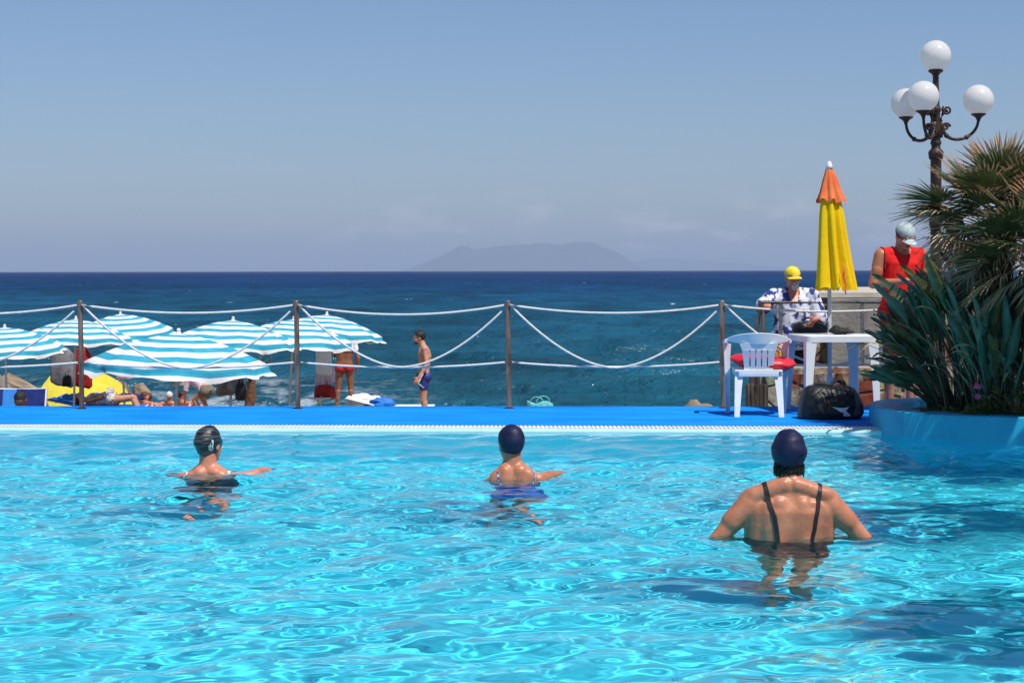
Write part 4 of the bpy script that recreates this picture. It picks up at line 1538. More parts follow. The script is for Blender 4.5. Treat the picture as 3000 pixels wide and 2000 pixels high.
def fan_palm(label, base, crown, leaves, trunk_r=.09, group=None, seed=1):
    """leaves: list of (azimuth deg from +X, elevation deg, petiole, R, droop, dry)"""
    pr_.seed(seed)
    t = thing('fan_palm', label, 'palm', (base[0], base[1], base[2]), 0, group)
    off = Vector(base)
    c = Vector(crown) - off
    mb = MB()
    pts = [Vector((0, 0, -.05)).lerp(c, k / 9) + Vector((.01 * math.sin(k), .01 * math.cos(k * 1.7), 0)) for k in range(10)]
    mb.add(*tube(pts, [trunk_r * (1.15 - .2 * k / 9 + .06 * math.sin(k * 5)) for k in range(10)], 16))
    for k in range(60):      # old leaf bases
        tt = pr_.uniform(.1, 1.0); a = pr_.uniform(0, 2 * PI)
        p = Vector((0, 0, 0)).lerp(c, tt) + Vector((math.cos(a), math.sin(a), 0)) * trunk_r * .95
        mb.add(*tube([p, p + Vector((math.cos(a) * .03, math.sin(a) * .03, .05)), p + Vector((math.cos(a) * .06, math.sin(a) * .06, .11))], [.022, .016, .004], 5))
    mb.build('trunk', M['trunk'], t)
    gm, dm, sm_ = MB(), MB(), MB()
    for az, el, pet, R, dr, dry in leaves:
        a, e_ = math.radians(az), math.radians(el)
        d = Vector((math.cos(e_) * math.cos(a), math.cos(e_) * math.sin(a), math.sin(e_)))
        fan_leaf(dm if dry else gm, c + d * .03, d, pet, R, None, dr, 36 if not dry else 30, 4.0 if not dry else 2.6, .07 if not dry else .16, sm_)
    gm.build('crown', M['fan_leaf'], t, attr=True, smooth=False)
    if dm.v:
        dm.build('dry_fronds', M['fan_dry'], t, attr=True, smooth=False)
    sm_.build('leaf_stalks', M['bird_leaf_pale'], t)
    return t


def crown_leaves(n_up, n_mid, n_dry, R, seed, pet=.42, dry_az=None):
    q = random.Random(seed)
    L = []
    for k in range(n_up):
        L.append((360 * k / n_up + q.uniform(-18, 18), q.uniform(38, 78), pet * q.uniform(.8, 1.1), R * q.uniform(.88, 1.05), q.uniform(.05, .16), False))
    for k in range(n_mid):
        L.append((360 * k / n_mid + q.uniform(-14, 14), q.uniform(-12, 34), pet * q.uniform(.9, 1.25), R * q.uniform(.85, 1.05), q.uniform(.14, .32), False))
    for k in range(n_dry):
        az = 360 * k / n_dry + q.uniform(-20, 20) if dry_az is None else q.uniform(*dry_az)
        L.append((az, q.uniform(-42, -2), pet * q.uniform(.9, 1.2), R * q.uniform(.75, 1.0), q.uniform(.25, .5), True))
    return L


c1 = P(2935, 640, 15.3)
L1 = [(178, 20, .50, .45, .16, False), (184, 8, .46, .46, .26, True), (172, 12, .40, .44, .24, False), (150, 40, .40, .42, .10, False), (190, 46, .36, .42, .08, False),
      (120, 66, .34, .45, .04, False), (90, 80, .32, .46, .03, False), (60, 72, .34, .46, .04, False), (30, 58, .38, .46, .06, False), (10, 40, .40, .46, .1, False), (255, 62, .34, .42, .08, False),
      (300, 40, .36, .44, .12, False), (230, 20, .36, .42, .2, False), (205, -6, .34, .40, .3, False), (270, 4, .32, .42, .25, False), (320, 8, .36, .44, .2, False), (350, 12, .4, .46, .2, False),
      (40, 14, .4, .46, .2, False), (80, 22, .38, .46, .2, False), (120, 10, .36, .42, .2, False), (160, -14, .32, .40, .3, True), (215, -28, .34, .40, .35, True), (250, -26, .34, .38, .35, True), (185, -34, .32, .38, .4, True), (290, -24, .34, .4, .35, True), (140, -30, .3, .38, .4, True), (235, 40, .36, .42, .1, False), (330, 60, .34, .46, .06, False)]
fan_palm('taller fan palm in the blue planter, left fronds drying to straw by the lamp post', (c1.x, c1.y, .14), c1, L1, .085, None, 4)
c2 = P(3070, 735, 14.75)
L2 = [(180, 22, .40, .46, .14, False), (186, 2, .40, .46, .22, False), (172, -12, .40, .46, .3, True), (196, -22, .40, .44, .34, True), (184, -38, .36, .44, .36, True), (160, 46, .36, .46, .08, False), (200, 56, .34, .44, .06, False),
      (215, 30, .38, .44, .12, False), (235, 8, .38, .44, .22, False), (225, -20, .36, .42, .3, True), (120, 60, .36, .46, .06, False), (80, 74, .34, .46, .04, False), (30, 60, .36, .46, .06, False), (300, 50, .36, .46, .1, False),
      (270, 20, .38, .44, .2, False), (255, -24, .36, .42, .3, True), (320, 12, .38, .46, .2, False), (10, 20, .38, .46, .2, False), (60, 16, .4, .46, .2, False), (110, 18, .38, .46, .2, False), (145, 10, .38, .46, .2, False), (150, -24, .36, .42, .32, True)]
fan_palm('lower fan palm cut by the right edge, with straw coloured tips hanging low', (c2.x, c2.y, .14), c2, L2, .09, None, 9)
for (bx, by, x, y, z, seed, R_, lab) in ((4.85, 10.2, 4.22, 10.05, 3.2, 31, .62, 'fan palm leaning from the right arm of the planter, middle one of three'),
                                        (5.3, 13.4, 5.12, 13.3, 2.55, 32, .72, 'tallest fan palm at the far right of the planter'),
                                        (4.1, 7.0, 3.75, 6.95, 3.0, 33, .60, 'fan palm on the right arm of the planter nearest the viewer')):
    fan_palm(lab, (bx, by, .14), (x, y, z), crown_leaves(10 if seed == 32 else 5, 12 if seed == 32 else 6, 2, R_ * (1 if seed == 32 else .92), seed, .45), .09, None, seed)


def bird_plant(label, loc, leaves, seed, flowers=0, dry=0):
    """leaves: (lean azimuth deg, lean angle from vertical deg, stalk length, blade length)"""
    q = random.Random(seed)
    t = thing('bird_of_paradise_plant', label, 'plant', loc)
    lf, pale, stl, dr = MB(), MB(), MB(), MB()
    for az, lean, sl, bl in leaves:
        a = math.radians(az); e_ = math.radians(lean)
        h = Vector((math.cos(a), math.sin(a), 0))
        base = h * q.uniform(.02, .16) + Vector((q.uniform(-.08, .08), q.uniform(-.08, .08), -.02))
        pts = []
        p = base.copy(); ang = e_ * .55
        n_ = 8
        for k in range(n_):
            pts.append(p.copy())
            d = h * math.sin(ang) + Vector((0, 0, 1)) * math.cos(ang)
            p = p + d * sl / (n_ - 1)
            ang += e_ * .45 / (n_ - 1) * 1.3
        stl.add(*tube(pts, [.011 - .0007 * k for k in range(n_)], 7))
        # blade
        d = (pts[-1] - pts[-2]).normalized()
        roll = q.uniform(-1.2, 1.2)
        s = d.cross(Vector((0, 0, 1)))
        s = s.normalized() if s.length > .05 else Vector((1, 0, 0))
        nn = s.cross(d).normalized()
        s = s * math.cos(roll) + nn * math.sin(roll)
        wmax = bl * q.uniform(.070, .118)
        V = []
        m_ = 11
        p = pts[-1].copy(); bend = q.uniform(.02, .13)
        cupf = q.uniform(.35, .9)
        for k in range(m_):
            u = k / (m_ - 1)
            wd = wmax * (math.sin(PI * min(1, u ** .72 * .98 + .015)) ** .8) + .0015
            nn = s.cross(d).normalized()
            wav = .012 * math.sin(u * 14 + roll * 5)
            V += [p - s * wd + nn * (wd * cupf + wav), p - s * wd * .5 + nn * wd * cupf * .35, p, p + s * wd * .5 + nn * wd * cupf * .35, p + s * wd + nn * (wd * cupf - wav)]
            d = (d + (h * .6 - Vector((0, 0, 1)) * .9) * bend * .33).normalized()
            p = p + d * bl / (m_ - 1)
        Fc = []
        for k in range(m_ - 1):
            for j in range(4):
                Fc.append((k * 5 + j, k * 5 + j + 1, (k + 1) * 5 + j + 1, (k + 1) * 5 + j))
        (pale if q.random() < .22 else lf).add(V, Fc)
    for k in range(dry):
        a = q.uniform(0, 2 * PI); e_ = math.radians(q.uniform(15, 62)); ln = q.uniform(.5, 1.05)
        h = Vector((math.cos(a), math.sin(a), 0))
        pts = []; p = h * q.uniform(0, .15); ang = e_ * .5
        for i in range(8):
            pts.append(p.copy()); p = p + (h * math.sin(ang) + Vector((0, 0, 1)) * math.cos(ang)) * ln / 7; ang += e_ * .12 + (.25 if i > 5 else 0)
        dr.add(*tube(pts, [.006 - .0005 * i for i in range(8)], 5))
        if q.random() < .6:    # curled dead blade
            s = Vector((-h.y, h.x, .3)).normalized()
            d = (pts[-1] - pts[-2]).normalized(); p = pts[-1]
            V = []
            for i in range(7):
                u = i / 6; wd = .014 * math.sin(PI * min(1, u * .9 + .1)) + .001
                V += [p - s * wd, p + Vector((0, 0, wd)), p + s * wd]
                d = (d + Vector((q.uniform(-.2, .2), q.uniform(-.2, .2), -.22))).normalized(); p = p + d * .032
            dr.add(V, [f for i in range(6) for f in ((i * 3, i * 3 + 1, i * 3 + 4, i * 3 + 3), (i * 3 + 1, i * 3 + 2, i * 3 + 5, i * 3 + 4))])
    lf.build('leaves', M['bird_leaf'], t)
    if pale.v:
        pale.build('yellow_leaves', M['bird_leaf_pale'], t)
    stl.build('stalks', M['bird_leaf'], t)
    if dr.v:
        dr.build('dry_stalks', M['dry_stalk'], t)
    for k in range(flowers):
        a = q.uniform(2.4, 3.9); e_ = math.radians(q.uniform(25, 50)); ln = q.uniform(1.0, 1.2)
        d = Vector((math.cos(a) * math.sin(e_), math.sin(a) * math.sin(e_), math.cos(e_)))
        p = d * ln
        mb = MB()
        mb.add(*tube([Vector((0, 0, 0)), d * ln * .5, p], [.009, .008, .007], 6))
        b_ = Vector((math.cos(a), math.sin(a), .15)).normalized()
        mb.add(*tube([p, p + b_ * .06, p + b_ * .17], [.012, .016, .002], 7))
        for i in range(4):
            mb.add(*tube([p + b_ * (.02 + .02 * i), p + b_ * (.02 + .03 * i) + Vector((q.uniform(-.03, .03), q.uniform(-.03, .03), .11))], [.009, .002], 5))
        mb.build('flower', M['orange_tip'], t)
    return t


def leaf_set(n_, az0, az1, l0, l1, s0, s1, seed, b0=.36, b1=.52):
    q = random.Random(seed)
    return [(q.uniform(az0, az1), q.uniform(l0, l1), q.uniform(s0, s1), q.uniform(b0, b1)) for _ in range(n_)]


LA = leaf_set(30, 140, 225, 14, 50, .42, .74, 1, .32, .46) + leaf_set(18, 150, 215, 44, 66, .34, .52, 2, .30, .42) + leaf_set(14, 0, 360, 4, 24, .50, .82, 3)
bird_plant('sprawling strap leaved plant at the left tip of the planter, beside the white table', (3.72, 15.50, .14), LA, 41, 0, 30)
LB = leaf_set(28, 0, 360, 4, 32, .72, 1.04, 5, .42, .56) + leaf_set(20, 150, 230, 10, 36, .70, 1.0, 6, .42, .56)
bird_plant('tallest strap leaved plant in the planter, reaching up beside the red shirt', (3.92, 15.30, .14), LB, 42, 0, 26)
LC = leaf_set(28, 180, 340, 6, 36, .36, .74, 7) + leaf_set(8, 0, 360, 3, 22, .5, .8, 8)
bird_plant('shorter strap leaved plant at the front of the planter, low stalks shaded by the palms', (3.95, 15.0, .14), LC, 43, 0, 12)
LD = leaf_set(26, 0, 360, 8, 44, .5, .95, 17)
bird_plant('strap leaved plant at the back of the planter below the lower fan palm', (4.35, 15.35, .14), LD, 44, 0, 14)
LE = leaf_set(24, 0, 360, 6, 40, .35, .75, 27)
bird_plant('strap leaved plant beneath the low fan palm at the right edge', (4.35, 14.95, .14), LE, 45, 0, 14)


def shrub(label, loc, rx, ry, rz, n_, seed, name='ground_shrub', flowers=0):
    q = random.Random(seed)
    t = thing(name, label, 'shrub', loc)
    mb, st = MB(), MB()
    for k in range(n_):
        a = q.uniform(0, 2 * PI); u = q.random() ** .5; h = q.random()
        p = Vector((rx * u * math.cos(a), ry * u * math.sin(a), rz * (1 - u * u * .8) * h + .01))
        d = Vector((math.cos(a) + q.uniform(-.8, .8), math.sin(a) + q.uniform(-.8, .8), q.uniform(.1, 1.2))).normalized()
        s = d.cross(Vector((q.uniform(-1, 1), q.uniform(-1, 1), 1))).normalized()
        ln = q.uniform(.022, .05); wd = ln * .30
        mb.add([p, p + d * ln * .5 - s * wd, p + d * ln, p + d * ln * .5 + s * wd], [(0, 1, 2, 3)])
    for k in range(24):
        a = q.uniform(0, 2 * PI); u = q.random()
        st.add(*tube([Vector((0, 0, 0)), Vector((rx * u * math.cos(a) * .5, ry * u * math.sin(a) * .5, rz * .5)), Vector((rx * u * math.cos(a) * .9, ry * u * math.sin(a) * .9, rz * .9 * (1 - u * u * .7)))], [.005, .004, .002], 5))
    mb.build('foliage', M['shrub_leaf'], t, smooth=False); st.build('stems', M['dry_stalk'], t)
    for k in range(flowers):
        a = q.uniform(2.6, 3.6)
        p = Vector((rx * .8 * math.cos(a), ry * .5 * math.sin(a) - .05, rz * q.uniform(.6, 1.05)))
        fm_ = MB()
        for i in range(5):
            b_ = 2 * PI * i / 5
            d = Vector((math.cos(b_), -.6, math.sin(b_))).normalized()
            s = d.cross(Vector((0, 1, 0))).normalized()
            fm_.add([p, p + d * .014 - s * .010, p + d * .026, p + d * .014 + s * .010], [(0, 1, 2, 3)])
        fm_.build('flower', M['flower'], t, smooth=False)
    return t


g1 = P(2990, 1195, 14.45)
shrub('low bushy olive green shrub with pink flowers at the bottom right of the planter', (g1.x + .05, g1.y + .30, .14), .42, .20, .30, 1500, 61, flowers=9)
g2 = P(2790, 1205, 14.85)
shrub('sparse dry tuft of yellow green weeds at the foot of the strap leaved plants', (g2.x, g2.y + .16, .14), .30, .08, .10, 260, 62)

# ------------------------------------------------------------------ swimmers


def crouch(J, dz, kn=.22):
    q = dict(STAND); q.update(J)
    for k in ('hipL', 'hipR', 'pelvis', 'waist', 'chest', 'neck', 'head', 'shL', 'shR', 'elL', 'elR', 'wrL', 'wrR'):
        if k not in J:
            a = q[k]; q[k] = (a[0], a[1], a[2] - dz)
    for k in ('kneeL', 'kneeR'):
        a = q[k]; q[k] = (a[0], kn, a[2] - dz * .4)
    return q


def receive(t):
    for c in t.children_recursive:
        c.cycles.is_caustics_receiver = True


# right: broad back, elbows out
dW = 9.43
xW = P(2311, 1500, dW).x
JW = dict(shL=(-.205, -.02, 1.375), shR=(.205, -.02, 1.375), neck=(0, -.025, 1.455), head=(0, .015, 1.612),
          elL=(-.385, -.03, 1.165), elR=(.392, -.03, 1.170), wrL=(-.20, .13, 1.05), wrR=(.20, .13, 1.05))


def back_extra(mb, j, H):
    for s_ in (-1, 1):
        mb.add(*ball((s_ * .100, -.080, 1.30), (.075, .028, .095), 14, 10, Euler((.15, s_ * .3, 0)).to_matrix()))     # shoulder blade
        mb.add(*cap_seg((s_ * .03, -.05, 1.46), (s_ * .19, -.04, 1.405), .050, .050))
        mb.add(*cap_seg((s_ * .165, -.03, 1.33), (s_ * .170, -.01, 1.10), .075, .062))
        mb.add(*cap_seg((s_ * .21, -.03, 1.36), (s_ * .30, -.03, 1.27), .066, .060))
        mb.add(*cap_seg((s_ * .060, -.062, 1.36), (s_ * .075, -.075, 1.08), .060, .062))


scW = .978
t, j, H, me = make_person('swimmer nearest the viewer, navy cap and black straps, elbows held out in the water', (xW, dW, fz(dW)), 0, JW,
                          M['skin'], (math.radians(7), math.radians(-4), 0), 1.26, 1.15, extra=back_extra, aw=1.10, scale=scW, voxel=.0065, lw=1.15, smooth=16)
swim_cap(H, t, M['cap_navy'], .34, -.066, .006, 3, 1.10)
hair = MB()
q_ = random.Random(5)
for k in range(90):
    a = q_.uniform(-1.9, 1.9)
    p = Vector((.072 * math.sin(a), -.012 - .080 * math.cos(a), -.045 + q_.uniform(-.012, .01)))
    pts = [H @ p, H @ (p + Vector((q_.uniform(-.006, .006), .004, -.030))), H @ (p + Vector((q_.uniform(-.012, .012), .016 + q_.uniform(-.01, .01), -.045 - q_.uniform(0, .02))))]
    hair.add(*tube(pts, [.0065, .006, .0012], 5))
hair.build('hair', M['hair_dark'], t)
bv = bvh_of(me)
strap_on(bv, [(-.063, -.17, 1.05), (-.075, -.17, 1.16), (-.10, -.16, 1.30), (-.128, -.10, 1.43), (-.13, -.02, 1.47), (-.13, .10, 1.38)], .024, 'strap', M['suit_black'], t, .0035)
strap_on(bv, [(.108, -.17, 1.05), (.120, -.17, 1.16), (.134, -.16, 1.30), (.146, -.10, 1.42), (.145, -.02, 1.46), (.14, .10, 1.38)], .022, 'strap', M['suit_black'], t, .0035)
shell(me, lambda c: .84 < c.z < (1.125 + .0 * c.x if c.y < 0 else 1.28) and abs(c.x) < .235 - .0 * c.z and not (abs(c.x) > .20 and c.y > .06), .004, 'swimsuit', M['suit_black'], t)
receive(t)

# left: sunburnt back low in the water
dL = 12.4
xL = P(612, 1385, dL).x
wl = -fz(dL)
JL = crouch(dict(shL=(-.165, -.0, wl - .050), shR=(.165, .0, wl - .048), elL=(-.27, .10, wl - .055), wrL=(-.14, .28, wl - .12),
                 elR=(.29, .07, wl - .022), wrR=(.335, .26, wl - .006), neck=(0, -.015, wl + .045), head=(.0, .012, wl + .190), chest=(0, .02, wl - .145),
                 waist=(0, .02, wl - .35), pelvis=(0, -.02, wl - .48), hipL=(-.09, -.02, wl - .51), hipR=(.09, -.02, wl - .51)), .15, .26)


def back_extra2(mb, j, H):
    N = j['neck']
    for s_ in (-1, 1):
        mb.add(*cap_seg(N + Vector((s_ * .035, -.01, -.015)), j['shR' if s_ > 0 else 'shL'] + Vector((-s_ * .03, -.01, .005)), .050, .050))
        mb.add(*ball(N + Vector((s_ * .085, -.055, -.10)), (.075, .032, .085), 14, 10))
        mb.add(*cap_seg(N + Vector((s_ * .05, -.035, -.04)), N + Vector((s_ * .06, -.05, -.25)), .055, .058))


t, j, H, me = make_person('swimmer with sunburnt shoulders and a wrinkled black cap with a silver mark', (xL, dL, fz(dL)), 0, JL, M['skin_pink'],
                          (math.radians(-26), math.radians(-3), 0), 1.1, 1.1, extra=back_extra2, voxel=.0065, smooth=12, hand_args=dict(R=dict(d=(.35, 1, -.05), palm_n=(0, 0, -1), side=(-1, 0, 0), curl=.25), L=dict(d=(.3, 1, 0), palm_n=(0, 0, -1), side=(1, 0, 0), curl=.3)))
capo, cme = swim_cap(H, t, M['cap_black'], .40, -.072, .010, 11, 1.06)
cb = bvh_of(cme)
ct = H @ Vector((0, 0, 0))
mkL = [[(.030, .030), (.036, .044), (.043, .036), (.044, .022), (.041, -.004), (.038, .012)],
       [(.012, -.004), (.016, .008), (.019, -.004), (.017, -.020)], [(.021, .002), (.026, .020), (.029, .004), (.026, -.022)], [(.031, -.002), (.036, .010), (.041, -.004), (.037, -.026)],
       [(.012, -.020), (.018, -.014), (.028, -.020), (.040, -.016), (.038, -.030), (.026, -.036), (.016, -.030)]]
patch_on(cb, mkL, ct + Vector((0, -.5, .005)), (0, 1, 0), (1, 0, 0), (0, 0, 1), 'emblem', M['emblem_silver'], capo, .0015, .004)
bv = bvh_of(me)
N = j['neck']
strap_on(bv, [N + Vector((-.155, -.09, -.17)), N + Vector((-.16, -.10, -.09)), N + Vector((-.155, -.03, -.01)), N + Vector((-.14, .08, -.06))], .016, 'strap', M['suit_print'], t, .004)
strap_on(bv, [N + Vector((.140, -.09, -.17)), N + Vector((.145, -.10, -.09)), N + Vector((.15, -.03, -.01)), N + Vector((.14, .08, -.06))], .018, 'strap', M['suit_print'], t, .004)
shell(me, lambda c: N.z - .62 < c.z < N.z - .21 and abs(c.x) < .19, .004, 'swimsuit', M['suit_black'], t)
receive(t)

# middle: slim, head turned left
dM = 12.1
xM = P(1502, 1395, dM).x
wl = -fz(dM)
JM = crouch(dict(shL=(-.140, .03, wl - .045), shR=(.165, -.03, wl - .012), elL=(-.20, .14, wl - .14), wrL=(-.08, .30, wl - .10),
                 elR=(.250, .14, wl - .004), wrR=(.330, .34, wl - .012), neck=(.0, -.02, wl + .088), head=(-.012, .008, wl + .222), chest=(.01, .0, wl - .11),
                 waist=(.02, .02, wl - .32), pelvis=(.02, -.01, wl - .45), hipL=(-.07, -.01, wl - .48), hipR=(.11, -.01, wl - .48)), .13, .24)
t, j, H, me = make_person('slim swimmer in a smooth navy cap and thin blue straps, middle one in the pool', (xM, dM, fz(dM)), 0, JM, M['skin'],
                          (math.radians(22), math.radians(-4), math.radians(-3)), 1.0, 1.0, extra=back_extra2, voxel=.0065, smooth=12, aw=.92, hand_args=dict(R=dict(d=(.35, 1, -.05), palm_n=(0, 0, -1), side=(-1, 0, 0), curl=.25), L=dict(d=(.3, 1, 0), palm_n=(0, 0, -1), side=(1, 0, 0), curl=.3)))
swim_cap(H, t, M['cap_navy'], .40, -.074, .003, 23, 1.05)
bv = bvh_of(me); N = j['neck']
strap_on(bv, [N + Vector((-.085, -.12, -.22)), N + Vector((-.085, -.12, -.13)), N + Vector((-.10, -.05, -.02)), N + Vector((-.10, .08, -.08))], .011, 'strap', M['strap_print'], t, .003)
strap_on(bv, [N + Vector((.16, -.12, -.22)), N + Vector((.160, -.12, -.13)), N + Vector((.145, -.05, -.03)), N + Vector((.13, .08, -.08))], .011, 'strap', M['strap_print'], t, .003)
shell(me, lambda c: N.z - .62 < c.z < N.z - .20 and abs(c.x) < .19, .004, 'swimsuit', M['suit_blue'], t)
receive(t)

# ------------------------------------------------------------------ man in red, man in the yellow cap
JR = dict(head=(0, .085, 1.575), neck=(0, .012, 1.445), chest=(0, -.01, 1.25), shL=(-.195, .01, 1.40), shR=(.195, .01, 1.40),
          elL=(-.265, .02, 1.13), elR=(.275, .0, 1.14), wrL=(-.08, .25, 1.15), wrR=(.06, .24, 1.17))


def face_bits(H, t, eye=True):
    for s_ in (-1, 1):
        mb = MB(); mb.add(*ball(H @ Vector((s_ * .030, .083, .004)), .011, 10, 8)); mb.build('eye', M['eye'], t)
    mb = MB(); mb.add(*ball(H @ Vector((0, .096, -.058)), (.020, .007, .006), 10, 6, H.to_3x3())); mb.build('mouth', M['lip'], t)


def arms_extra(mb, j, H):
    for s_, q in ((-1, 'L'), (1, 'R')):
        sh, el = j['sh' + q], j['el' + q]
        mb.add(*cap_seg(sh, sh.lerp(el, .4), .066, .058)); mb.add(*ball(sh.lerp(el, .55) + Vector((0, .012, 0)), (.054, .056, .075), 12, 8))


t, j, H, me = make_person('man in a sleeveless red shirt and pale cap, head bowed, behind the leafy planter', (P(2638, 700, 17.3).x, 17.3, DECK), math.radians(196), JR, M['skin'],
                          (math.radians(4), math.radians(-34), 0), 1.05, 1.05, extra=arms_extra, aw=1.04, scale=1.042, voxel=.0065,
                          hand_args=dict(L=dict(d=(1, .5, .1), palm_n=(0, 0, 1), side=(0, 1, .2), curl=.7), R=dict(d=(-1, .5, .0), palm_n=(0, 0, 1), side=(0, 1, .2), curl=.7)))
baseball_cap(H, t, M['cap_pale'], .085)
hair_cap(H, t, M['hair_dark'], .015, .9, .005, -.06, top=.030)
face_bits(H, t)
mb = MB()
for s_ in (-1, 1):
    mb.add(*ball(H @ Vector((s_ * .033, .090, .004)), (.027, .007, .018), 12, 8, H.to_3x3()))
    mb.add(*tube([H @ Vector((s_ * .058, .082, .008)), H @ Vector((s_ * .079, .04, .008)), H @ Vector((s_ * .084, -.01, .004))], .005, 6))
mb.build('sunglasses', M['dark_glass'], t)


def tank(c):
    if c.z < .80 or c.z > 1.475 or abs(c.x) > .225:
        return False
    if c.z < 1.30:
        return abs(c.x) < .185 and not (c.y > .135 and c.z > 1.05)
    if abs(c.x) > .20 - .0 * c.z:
        return False
    return (c.x / .085) ** 2 + ((c.z - 1.475) / (.075 if c.y > 0 else .03)) ** 2 > 1


shell(me, tank, .013, 'tank_top', M['red_cloth'], t)
shell(me, lambda c: .52 < c.z < .92 and abs(c.x) < .22, .02, 'shorts', M['red_bag'], t)

dY = 19.78
xY = P(2322, 880, dY).x
JY = dict(head=(.01, .075, 1.585), neck=(0, .03, 1.45), chest=(0, .0, 1.25), shL=(-.20, .02, 1.39), shR=(.205, .03, 1.385),
          elR=(.345, .17, 1.27), wrR=(.34, .40, 1.325), elL=(-.285, .05, 1.12), wrL=(-.20, .22, 1.135))
t, j, H, me = make_person('bearded man in a yellow cap and blue floral shirt leaning on the grey railing', (xY, dY, -.3), math.radians(180), JY, M['skin_pink'],
                          (math.radians(14), math.radians(-8), 0), 1.15, 1.2, voxel=.0065, hand_args=dict(R=dict(d=(.0, 1, -.15), palm_n=(0, -.1, -1), side=(-1, 0, 0), curl=.8), L=dict(d=(.4, .8, -.5), palm_n=(1, 0, -.3), side=(0, .3, 1), curl=.6)))
baseball_cap(H, t, M['cap_yellow'], .085, vis_w=.082)
hair_cap(H, t, M['hair_grey'], .0, 1.1, .004, -.06, top=.030)
face_bits(H, t)
mb = MB()
V, Fc = ball((0, .070, -.092), (.036, .034, .042), 18, 12)
V = [H @ (v + (v - Vector((0, .07, -.09))).normalized() * noise.noise(v * 70) * .010) for v in V]
mb.add(V, Fc); mb.add(*cap_seg(H @ Vector((-.026, .094, -.052)), H @ Vector((.026, .094, -.052)), .009, .009, 8))
mb.build('beard', M['hair_grey'], t)
# loose shirt: its own fused cloth volume over torso and upper arms
mb = MB()
n_ = 24
rings = []
for z, w_, d_, cy in ((.82, .205, .155, .02), (.95, .205, .160, .01), (1.10, .205, .155, 0), (1.25, .215, .155, 0), (1.36, .215, .135, .01), (1.43, .14, .10, .01), (1.465, .085, .08, .012)):
    rings.append([Vector((w_ * math.cos(a) * (1 + .03 * math.sin(5 * a + z * 9)), cy + d_ * math.sin(a) * (1 + .05 * math.sin(7 * a + z * 5)), z + .02 * math.sin(3 * a) * (z < .9))) for a in np.linspace(0, 2 * PI, n_, endpoint=False)])
mb.add(*loft(rings))
for q in 'LR':
    sh, el = j['sh' + q], j['el' + q]
    mb.add(*cap_seg(sh, sh.lerp(el, .92), .085, .092)); mb.add(*cap_seg(j['neck'] - Vector((0, 0, .03)), sh, .07, .075))
sm_ = remesh(mb, .009, 3)
sh_ = shell(sm_, lambda c: (c.x / .06) ** 2 + ((c.z - 1.46) / .15) ** 2 > 1 or c.y < .05, .0, 'shirt', M['floral'], t, False)
shell(me, lambda c: .50 < c.z < .96 and abs(c.x) < .23, .022, 'shorts', M['black_cloth'], t)
mb = MB()
V, Fc = ball((0, 0, 0), (.185, .10, .085), 28, 16)
V = [v + v.normalized() * noise.noise(v * 11) * .03 for v in V]
mb.add(V, Fc); mb.add(*tube([Vector((-.14, 0, .06)), Vector((-.05, 0, .12)), Vector((.05, 0, .12)), Vector((.14, 0, .06))], .011, 8))
o = mb.build('shoulder_bag', M['bag_black'], None, loc=(xY + .16, dY - .20, .735)); tag(o, 'black shoulder bag held against the waist of the man in the yellow cap', 'bag')
mb = MB()
V, Fc = ball((0, 0, 0), (.13, .06, .12), 20, 14)
V = [v + v.normalized() * noise.noise(v * 14) * .03 for v in V]
mb.add(V, Fc); mb.add(*tube([Vector((-.08, 0, .10)), Vector((-.03, 0, .2)), Vector((.03, 0, .2)), Vector((.08, 0, .10))], .008, 8))
pb = P(2292, 1024, 18.72)
o = mb.build('beach_bag', M['print_bag'], None, loc=(pb.x, 18.72, .37 + .125)); tag(o, 'small yellow and red printed bag standing on the low stone wall behind the armchair', 'bag')

# ------------------------------------------------------------------ striped beach umbrellas
UMB_R, UMB_H = 1.06, 2.05


